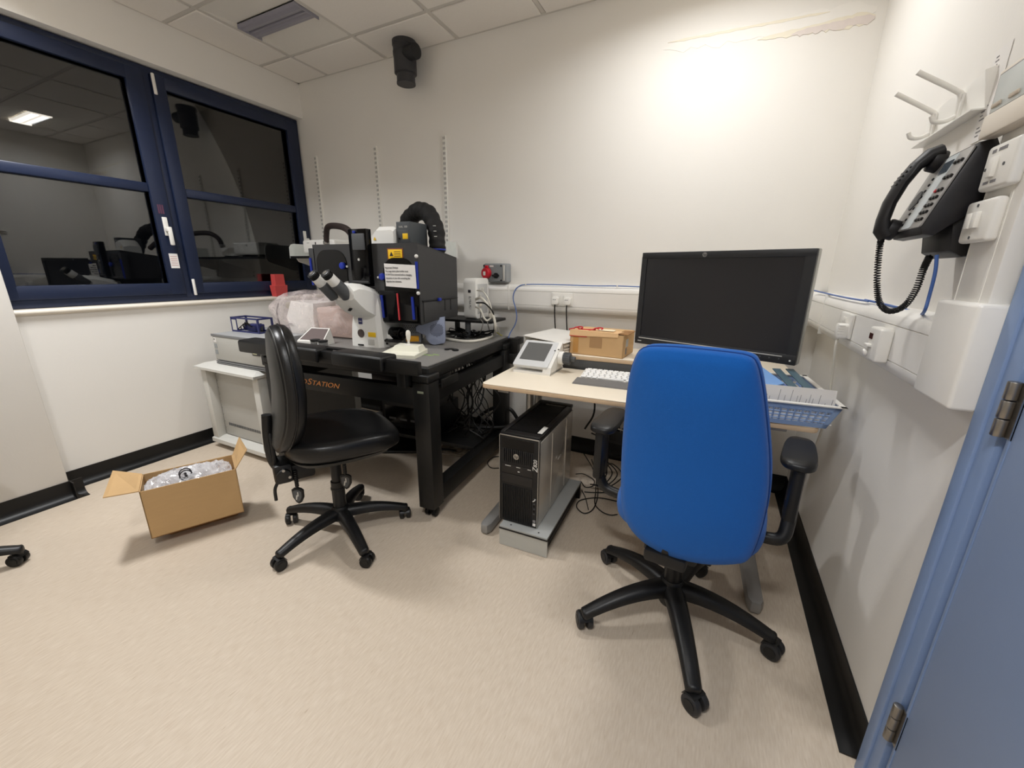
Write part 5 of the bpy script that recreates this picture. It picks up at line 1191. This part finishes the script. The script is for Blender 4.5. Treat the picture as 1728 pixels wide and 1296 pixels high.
for x, z in ((.055, .112), (.055, .014), (-.080, .112)): MB().cyl((x, -.084, z), (x, -.088, z), .006, n=10).build('screw', M_bplas, ce)
def socket_y(x, label):
    t_ = thing('double_socket', label, 'socket', (x, YB-.064, 1.026))
    MB().bx(-.073, .073, -.009, 0, 0, .086, .004, 3).build('face_plate', M_wplas, t_)
    for dx in (-.012, .012): MB().box((dx, -.0105, .062), (.010, .005, .018), .001).build('rocker', M_wplas, t_)
    MB().cyl((.058, -.0092, .05), (.058, -.0105, .05), .003, n=8).build('screw', M_greyd, t_)
    return t_
socket_y(-.905, 'white double wall socket with two plugs on the back trunking')
for k, dx in enumerate((-.041, .041)):
    t_ = thing('mains_plug', ('white mains plug in the socket half by the isolator box', 'white mains plug in the socket half by the monitor')[k], 'plug', (-.905+dx, YB-.073, 1.022))
    MB().prism(rrect(.050, .050, .014, 5, 0, .026), .026, TR(0, 0, .012) @ RX(PI/2), .005).build('body', M_wplas, t_)
    for q in range(2): MB().bx(-.012+q*.012, -.003+q*.012, -.0272, -.0258, .044, .0475).build('printed_mark', M_inkg, t_)
    xx = -.905+dx; cz = 1.036
    cable('mains_cable', [(xx, YB-.090, cz), (xx, YB-.092, cz-.03), (xx+.004, YB-.090, .93), (xx+.006, YB-.075, .85), (xx+.01, YB-.06, .70), (xx+.03, YB-.06, .45)], .0042, M_cabl, ('black power cord hanging from the plug nearer the isolator box', 'black power cord hanging from the plug nearer the monitor')[k], 'cord')
# blue network cable along the trunking
pts = [onz(858, 570, ZT+.01), ony(861, 562, 2.50), ony(869, 548, 2.52), ony(872, 535, 2.53), ony(870, 520, 2.54), ony(866, 505, 2.55), ony(868, 492, 2.56), ony(876, 483, 2.58), ony(890, 480, 2.585), (-.95, 2.585, 1.162), (-.70, 2.585, 1.160), (-.55, 2.585, 1.163), (-.30, 2.59, 1.160), (.10, 2.59, 1.162), (.34, 2.585, 1.166), (.43, 2.56, 1.166), (.452, 2.47, 1.162), (.452, 2.2, 1.160), (.452, 1.95, 1.160), (.455, 1.75, 1.162)]
cable('network_cable', pts, .0034, M_cabb, 'blue network cable lying along the top of the trunking')
for x in (-1.175, -.555): tag(MB().bx(x-.004, x+.004, 2.578, 2.592, 1.156, 1.168, .002).build('cable_clip', M_wplas), 'tiny white clip holding the blue network cable on the trunking', 'clip', 'white cable clips')

# ------------------------------------------------------------------ right wall: sockets, phone, hooks, switches
def box_x(y0, y1, z0, z1, x0, x1, bev=.004, seg=3): return MB().bx(x0, x1, y0, y1, z0, z1, bev, seg)
def rthing(name, label, cat, y, z, x=None, group=None): return thing(name, label, cat, ((XR-.064) if x is None else x, y, z), 0, group)
t_ = rthing('double_socket', 'white double wall socket with one plug on the right-hand trunking', 'socket', 1.87, 1.026)
MB().bx(-.011, 0, -.073, .073, 0, .086, .004, 3).build('face_plate', M_wplas, t_)
for dy in (-.012, .012): MB().box((-.0125, dy, .062), (.005, .010, .018), .001).build('rocker', M_wplas, t_)
t_ = rthing('mains_plug', 'white mains plug with white cord in the right-hand socket', 'plug', 1.832, 1.022, XR-.075)
MB().prism(rrect(.050, .054, .012, 5, 0, .028), .034, TR(.006, 0, .0) @ FACE_MX, .006).build('body', M_wplas, t_)
for q in range(4): MB().bx(-.030, -.010, -.027, -.0245, .020+q*.009, .024+q*.009).build('grip_rib', M_wplas, t_)
cable('mains_cable', [(XR-.095, 1.832, 1.026), (XR-.095, 1.83, .99), (XR-.085, 1.85, .93), (XR-.065, 1.90, .82), (XR-.050, 1.94, .70), (XR-.05, 2.0, .52), (XR-.06, 2.1, .42)], .0042, M_cabw, 'white power cord hanging from the right-hand socket', 'cord')
t_ = rthing('fused_spur', 'white switched outlet box with red indicator on the right-hand trunking', 'outlet', 1.475, 1.012)
MB().bx(-.030, 0, -.045, .045, 0, .092, .006, 3).build('case', M_wplas, t_)
MB().bx(-.0315, -.029, .008, .034, .058, .074).build('indicator', mat('dark_red_lens', (66, 22, 20), .2), t_)
MB().box((-.034, .018, .040), (.012, .030, .008), .002).build('switch', M_wplas, t_); MB().cyl((-.030, .026, .018), (-.040, .026, .016), .010, n=14, bev=.003).build('cord_outlet', M_wplas, t_)
t_ = thing('phone_outlet', 'small cream telephone outlet on top of the right trunking', 'outlet', (XR, 1.262, 1.156))
MB().bx(-.026, 0, -.020, .020, 0, .045, .003).build('case', M_cream, t_); MB().cyl((-.026, -.002, .022), (-.0275, -.002, .022), .003, n=8).build('screw', M_greyd, t_)
# switch plates on the vertical trunking
SXp = XR-.046
def switch(y0, y1, z0, z1, label):
    t_ = thing('switch_plate', label, 'switch', (SXp, (y0+y1)/2, z0)); w_, h_ = (y1-y0), z1-z0
    MB().bx(-.020, 0, -w_/2, w_/2, 0, h_, .007, 3).build('plate', M_wplas, t_); return t_
t_ = switch(1.112, 1.212, 1.408, 1.490, 'white light switch plate below the cream control unit'); 
MB().box((-.022, .010, .040), (.010, .018, .036), .002).build('rocker', M_wplas, t_)
for dy in (-.022, .038): MB().cyl((-.020, dy, .040), (-.0212, dy, .040), .003, n=8).build('screw', M_greyd, t_)
for k in range(7):
    if k != 4: MB().bx(-.0208, -.0198, -.018+k*.007, -.013+k*.007, .067, .0725).build('printed_mark', M_inkg, t_)
    if k != 3: MB().bx(-.0208, -.0198, -.010+k*.0062, -.0055+k*.0062, .0115, .0165).build('printed_mark', M_inkg, t_)
t_ = switch(1.130, 1.232, 1.312, 1.392, 'white double switch plate beside the black telephone')
for dy in (.016, -.006): MB().box((-.022, dy, .042), (.010, .016, .030), .002).build('rocker', M_wplas, t_)
for z in (.070, .010): MB().cyl((-.020, .005, z), (-.0212, .005, z), .003, n=8).build('screw', M_greyd, t_)
# cream air conditioning control panel and a strip of instructions
t_ = thing('air_conditioning_control', 'cream wall control unit with a pale display above the switches', 'wall control', (SXp, 1.145, 1.512))
MB().bx(-.022, 0, -.104, .104, 0, .120, .004, 3).build('case', M_cream, t_)
MB().bx(-.024, -.021, -.094, .094, .045, .110, .001).build('display', M_lcdl, t_)
MB().bx(-.028, -.020, -.104, .104, .0, .043, .004).build('lower_lid', M_cream, t_)
for dy in (.075, .02, -.035): MB().box((-.025, dy, .056), (.004, .030, .008), .002).build('button', mat('beige_button', (188, 176, 160), .5), t_)
MB().bx(-.0235, -.0215, -.096, .096, .044, .112, .0005).build('display_border', M_inkg, t_)
t_ = thing('instruction_strip', 'narrow printed paper strip beside the coat hook rail', 'notice', (XR-.001, 1.445, 1.555))
MB().bx(-.0008, 0, -.025, .040, 0, .19).build('sheet', M_paper, t_)
rd = random.Random(8)
for k in range(20):
    if k in (3, 9, 14): continue
    l = rd.uniform(.010, .024); MB().bx(-.0014, -.0008, .028-l, .028, .012+k*.0085, .0145+k*.0085).build('printed_line', M_inkg, t_)
# coat hooks
hk = thing('coat_rack', 'white steel coat rail with two double hooks on the right wall', 'coat rack', (XR, 1.62, 1.625))
MB().prism([(-.165, .0), (.175, -.0), (.175, .085), (-.155, .088), (-.165, .08)], .006, TR(0, 0, 0) @ Matrix(((0, 0, -1, 0), (1, 0, 0, 0), (0, 1, 0, 0), (0, 0, 0, 1)))).build('back_plate', M_wplas, hk)
MB().bx(-.030, 0, -.168, .175, -.004, .0, .001).build('lower_flange', M_wplas, hk)
MB().quadmesh([(-.006, -.165, 0), (0, -.165, 0), (0, -.165, .085), (-.022, -.165, .078), (-.006, -.168, 0), (0, -.168, 0), (0, -.168, .085), (-.022, -.168, .078)], [(0, 1, 2, 3), (7, 6, 5, 4), (0, 4, 5, 1), (1, 5, 6, 2), (2, 6, 7, 3), (3, 7, 4, 0)]).build('end_lip', M_wplas, hk)
for dy in (-.035, .115):
    h_ = MB().tube([(-.008, dy, .012), (-.012, dy, .065), (-.020, dy, .078), (-.085, dy, .120), (-.110, dy, .136)], .0062, 10, k=6).build('hook', M_wplas, hk)
    MB().tube([(-.010, dy, .022), (-.030, dy, .012), (-.052, dy, .014), (-.060, dy, .028)], .0055, 10, k=5).build('lower_prong', M_wplas, h_)
    MB().bx(-.012, -.005, dy-.012, dy+.012, .008, .070, .002).build('hook_base', M_wplas, h_)

# wall telephone
PY = 1.330
PH = thing('telephone', 'black wall telephone with silver keypad and handset above the trunking', 'telephone', (XR, PY, 1.27))
# profile in (out from wall u, z): bracket wedge and tilted body; width along y
Mph = Matrix(((-1, 0, 0, 0), (0, 0, 1, 0), (0, 1, 0, 0), (0, 0, 0, 1)))   # (u, z, y) -> local
MB().prism([(.002, .022), (.045, .016), (.066, .030), (.078, .11), (.050, .17), (.002, .20)], .150, TR(0, -.078, 0) @ Mph, .006).build('wall_bracket', mat('phone_black', (22, 21, 23), .5, var=.1), PH)
MB().prism([(.030, .215), (.045, .246), (.070, .240), (.128, .078), (.122, .064), (.102, .060), (.062, .095), (.030, .15)], .175, TR(0, -.0875, 0) @ Mph, .006).build('body', mat('phone_body', (30, 29, 32), .45, var=.1), PH)
# face frame: along the slope
fa = Vector((-.072, 0, .236)); fb__ = Vector((-.127, 0, .077)); sl__ = (fa-fb__); Lf = sl__.length; ex = Vector((0, -1, 0)); ey = sl__.normalized(); ez = ex.cross(ey)
Mf = Matrix(((ex.x, ey.x, ez.x, fb__.x), (ex.y, ey.y, ez.y, 0), (ex.z, ey.z, ez.z, fb__.z), (0, 0, 0, 1)))      # local x: toward camera side, y up the slope
fpn = MB().prism(rrect(.172, Lf-.004, .006, 3, .0, Lf/2), .004, Mf, .001).build('face_plate', mat('phone_silver', (150, 148, 146), .4, .3), PH)
MB().prism(rrect(.052, Lf-.008, .003, 3, .006, Lf/2), .0012, Mf @ TR(0, 0, .004)).build('label_panel', mat('phone_label', (196, 202, 204), .4), PH)
MB().prism(rrect(.044, .026, .002, 2, .008, Lf-.030), .0012, Mf @ TR(0, 0, .0052)).build('display', mat('phone_lcd', (70, 78, 86), .2), PH)
MB().prism(ell(.018, .022, 24, -.052, Lf*.45), .002, Mf @ TR(0, 0, .004)).build('speaker', M_greyd, PH)
for r_ in range(8):
    for c_ in range(3):
        if r_ == 6: continue
        MB().prism(ell(.0055, .0035, 12, .046+c_*.014, .020+r_*.0155+(.012 if r_ > 4 else 0)), .004, Mf @ TR(0, 0, .004), .001).build('key', mat('key_red', (190, 40, 50), .4) if (r_ == 4 and c_ == 0) else M_bplas, PH)
for r_ in range(9): MB().prism(ell(.0045, .003, 10, -.027, .016+r_*.013), .003, Mf @ TR(0, 0, .004), .001).build('side_key', M_bplas, PH)
# handset over the far side
hx = -.060
def hs_pt(u, v, w_): return Mf @ Vector((hx+w_, u, v))
cen = [(-.010, .014), (.000, .030), (.022, .040), (.06, .048), (.105, .049), (.145, .043), (.172, .030), (.184, .014)]
secs = []
for i, (u, v) in enumerate(cen):
    q = cen[min(i+1, len(cen)-1)]; q0 = cen[max(i-1, 0)]; d_ = Vector((q[0]-q0[0], q[1]-q0[1])).normalized(); nrm = Vector((-d_.y, d_.x)); hh = .017 if i in (0, 1, 6, 7) else .0135; ww = .025
    ring_ = []
    for a in range(10): aa = 2*PI*a/10; pu = Vector((u, v))+nrm*(hh*math.sin(aa)); ring_.append(hs_pt(pu.x, pu.y, ww*math.cos(aa)))
    secs.append(ring_)
hs_ = loft(MB(), secs).build('handset', mat('phone_black', (22, 21, 23)), PH, 60)
for u in (.006, .164): MB().cyl(hs_pt(u, -.0, 0), hs_pt(u, .024, 0), .024, n=20, bev=.004).build('ear_piece', mat('phone_black', (22, 21, 23)), hs_)
for k in range(8): MB().tube([hs_pt(.098+k*.010, .060-.0009*k*k*.42, -.016), hs_pt(.098+k*.010, .060-.0009*k*k*.42, .016)], .0022, 6).build('grip_rib', mat('phone_black', (22, 21, 23)), hs_)
# coiled cord as a helix along a hanging path
pth = [Vector((XR, PY, 1.27))+hs_pt(-.022, .016, 0), ony(1486, 408, 1.41), ony(1482, 440, 1.41), ony(1480, 480, 1.405), ony(1484, 510, 1.40), ony(1500, 525, 1.385), ony(1525, 517, 1.365), ony(1545, 490, 1.35), ony(1558, 455, 1.34), ony(1566, 438, 1.335), ony(1570, 430, 1.33)]
pp_ = crom(pth, 60); H_ = []; prev = None; ph = 0
for i in range(len(pp_)):
    a, b = pp_[max(0, i-1)], pp_[min(len(pp_)-1, i+1)]; d_ = (b-a).normalized()
    x = (d_.cross(Vector((0, 1, .2))) if prev is None else prev-d_*prev.dot(d_)).normalized(); prev = x; y = d_.cross(x); u = i/(len(pp_)-1)
    rr = .0062*min(1, max(0, (u-.06)/.02))*min(1, max(0, (.97-u)/.02)); ph += .98 if rr > 0 else 0
    H_.append(pp_[i]+x*rr*math.cos(ph)+y*rr*math.sin(ph))
tag(MB().tube(H_, .0017, 5).build('coiled_cord', M_cabl, ang=80), 'black coiled handset cord hanging in a loop below the telephone', 'cord')
cable('phone_cable', [ony(1581, 430, 1.29), ony(1578, 460, 1.29), ony(1568, 500, 1.30), ony(1560, 525, 1.31), onx(1551, 531, XR-.02), onx(1530, 523, XR-.03), onx(1495, 514, XR-.04), onx(1460, 506, XR-.045)], .0036, M_cabb, 'blue phone cable dropping from the telephone to the trunking')
# ------------------------------------------------------------------ cables and things under the table and desk
def fl(px, py, z=.006): return onz(px, py, z)
cable('floor_cable', [fl(972, 800, .10), fl(985, 800, .03), fl(1002, 810), fl(1000, 820), fl(988, 822), fl(980, 812, .05)], .003, M_cabl, 'thin black cable looping beside the computer stand')
cable('floor_cable', [fl(985, 765, .10), fl(1000, 790, .02), fl(1008, 815), fl(1008, 840), fl(1000, 860), fl(985, 866), fl(973, 855), fl(980, 844), fl(1010, 840), fl(1042, 846)], .003, M_cabl, 'black cable making a long loop on the floor behind the tower')
cable('floor_cable', [fl(986, 830), fl(1000, 831), fl(1020, 831), fl(1042, 828)], .003, M_cabl, 'straight black cable running along the floor to the blue chair')
cable('floor_cable', [fl(998, 775, .08), fl(1006, 800, .02), fl(1005, 830), fl(1004, 850), fl(1015, 863), fl(1030, 869), fl(1042, 868)], .003, M_cabl, 'black cable curving over the floor under the desk')
cable('floor_cable', [fl(982, 828), fl(988, 840), fl(993, 860)], .0026, M_cabl, 'short end of black cable on the floor by the stand')
cable('floor_cable', [fl(842, 790), fl(828, 789), fl(823, 780), fl(832, 772), fl(842, 770)], .003, M_cabl, 'small black cable loop left of the computer tower')
cable('tower_cable', [(-.50, 1.98, .42), (-.46, 2.06, .37), (-.40, 2.10, .34), (-.25, 2.12, .33), (-.05, 2.15, .36)], .004, M_cabl, 'black cable sagging from the back of the tower under the desk')
cable('monitor_cable', [(-.56, 2.13, .70), (-.54, 2.12, .62), (-.52, 2.08, .50), (-.55, 2.02, .42)], .005, M_cabl, 'black cable dropping from the desk onto the tower')
# black cable tray under the desk
tr8 = thing('cable_tray', 'black cable tray with plugs under the desk behind the tower', 'cable tray', (-.52, 2.26, .0), DA)
MB().bx(0, .80, 0, .012, .20, .34, .004).bx(0, .80, 0, .12, .195, .205, .004).bx(0, .80, .11, .12, .2, .30, .004).build('trough', M_bplas, tr8)
for x in (.03, .77): MB().bx(x-.012, x+.012, .10, .125, .0, .20, .003).build('bracket', M_bplas, tr8)
MB().box((.08, .05, .335), (.055, .04, .035), .008).box((.14, .05, .33), (.05, .04, .03), .008).build('plug', M_bplas, tr8)
MB().tube([(.10, .03, .345), (.20, .02, .33), (.26, .01, .325)], .005, 8, k=4).build('white_lead', M_cabw, tr8)
rd = random.Random(31)
for i in range(4):
    x0 = -.50+.02*i; cable('tower_cable', [(x0, 2.07, .26-.03*i), (x0+.03, 2.12, .20), (x0+.06+.01*i, 2.16, .12), (x0+.03, 2.13, .05), (x0-.02, 2.10, .05)], .0035, M_cabl, 'black lead looping behind the tower at its back panel', group='leads behind the tower')

# big black hose circle and cable jungle under the microscope table
und = [(790, 735, 2.42), (800, 715, 2.42), (815, 698, 2.43), (840, 686, 2.44), (860, 690, 2.45), (872, 705, 2.46), (878, 722, 2.46)]
cable('black_hose', [(-1.72, 2.40, .20)]+[ony(*p) for p in und]+[(-1.06, 2.45, .24)], .013, M_cabl, 'thick black hose arching behind the rear table leg', 'hose', n=10)
cable('black_hose', [(-1.62, 2.30, .195), (-1.45, 2.22, .20), (-1.25, 2.30, .20), (-1.12, 2.42, .20)], .012, M_cabl, 'thick black hose lying on the lower table shelf', 'hose', n=10)
rd = random.Random(17)
for i in range(16):
    px = rd.uniform(745, 800); x0 = ony(px, 640, 2.05)
    P = [Vector((x0.x, 2.08+rd.uniform(-.05, .10), .72)), Vector((x0.x+rd.uniform(-.04, .04), 2.08+rd.uniform(-.05, .1), .58)), Vector((x0.x+rd.uniform(-.07, .07), 2.1+rd.uniform(-.05, .1), .42)), Vector((x0.x+rd.uniform(-.10, .10), 2.12+rd.uniform(-.05, .1), .28)), Vector((x0.x+rd.uniform(-.12, .12), 2.14+rd.uniform(-.05, .1), .182))]
    cable('hanging_cable', P, rd.choice((.003, .004, .0055)), M_cabl, 'cable hanging in the tangle below the microscope table', group='cables hanging below the microscope table')
for i in range(6):
    x0 = -1.95+i*.13; P = [Vector((x0, 2.15, .66)), Vector((x0+rd.uniform(-.06, .08), 2.2, .56)), Vector((x0+rd.uniform(-.1, .12), 2.22, .42)), Vector((x0+rd.uniform(-.1, .1), 2.2, .182))]
    cable('hanging_cable', P, .0045, M_cabl, 'cable hanging in the tangle below the microscope table', group='cables hanging below the microscope table')
for i in range(3):
    P = [ony(862+i*0, 640+i*3, 2.35), ony(800-i*8, 640+i*10, 2.35)]
cable('hanging_cable', [ony(810, 640, 2.38), ony(820, 655, 2.38), ony(832, 668, 2.38), ony(842, 672, 2.40)], .0035, M_cabl, 'thin black cable sloping behind the table to the desk')
# control boxes and foot switch under the table
ctl = thing('control_unit', 'black control unit on the lower shelf under the microscope table', 'control unit', (-2.02, 2.02, .1755), TA)
MB().bx(0, .46, 0, .28, 0, .19, .006).build('case', M_bplas, ctl); MB().bx(.03, .43, -.003, .0, .03, .16).build('front_panel', M_bgloss, ctl)
for i in range(4): MB().bx(.06+i*.09, .12+i*.09, -.0045, -.003, .06, .075).build('socket', M_greyd, ctl)
up = thing('air_controller', 'black air control unit hung below the table top slab', 'control unit', (-1.62, 1.56, .66), TA)
MB().bx(0, .34, 0, .26, 0, .082, .006).build('case', mat('plum_black', (28, 22, 28), .35), up); MB().bx(.17, .31, -.002, .0, .01, .06).build('display_window', mat('plum_window', (46, 34, 44), .2), up)
ft = thing('foot_pedal', 'black foot pedal with silver hoop on the floor under the table', 'pedal', onz(690, 765, 0), math.radians(28))
loft(MB(), [[(-.16, 0, .0), (.05, 0, 0), (.05, .22, 0), (-.16, .22, 0)], [(-.16, 0, .018), (.05, 0, .018), (.05, .22, .075), (-.16, .22, .075)]]).build('tread', M_bplas, ft, 30)
MB().cyl((-.19, .0, .014), (.07, .0, .014), .013, n=14).build('front_bar', M_bplas, ft)
MB().tube([(-.15, .20, .075), (-.14, .10, .125), (-.05, .05, .145), (.04, .10, .125), (.05, .20, .075)], .007, 8, k=6).build('hoop', M_alu, ft)
bagf = thing('crumpled_sheet', 'crumpled clear plastic sheet lying on the floor under the table', 'plastic sheet', onz(785, 760, 0), .3)
MB().grid(lambda u, v: ((u-.5)*.36, (v-.5)*.22, .006+.030*abs(math.sin(7*u+3*v)*math.cos(5*v-2*u))*(math.sin(PI*u)*math.sin(PI*v))+.004), 22, 14, thick=.001).build('sheet', film_material('grey_sheet', (196, 184, 168), .55, .85), bagf, 180)
clp = thing('black_strap', 'short black strap lying on the floor under the table', 'strap', onz(752, 763, 0), .4)
MB().tube([(-.08, 0, .010), (-.02, .01, .014), (.04, -.005, .014), (.07, -.01, .010)], .010, 8, k=5).build('strap', M_bplas, clp)
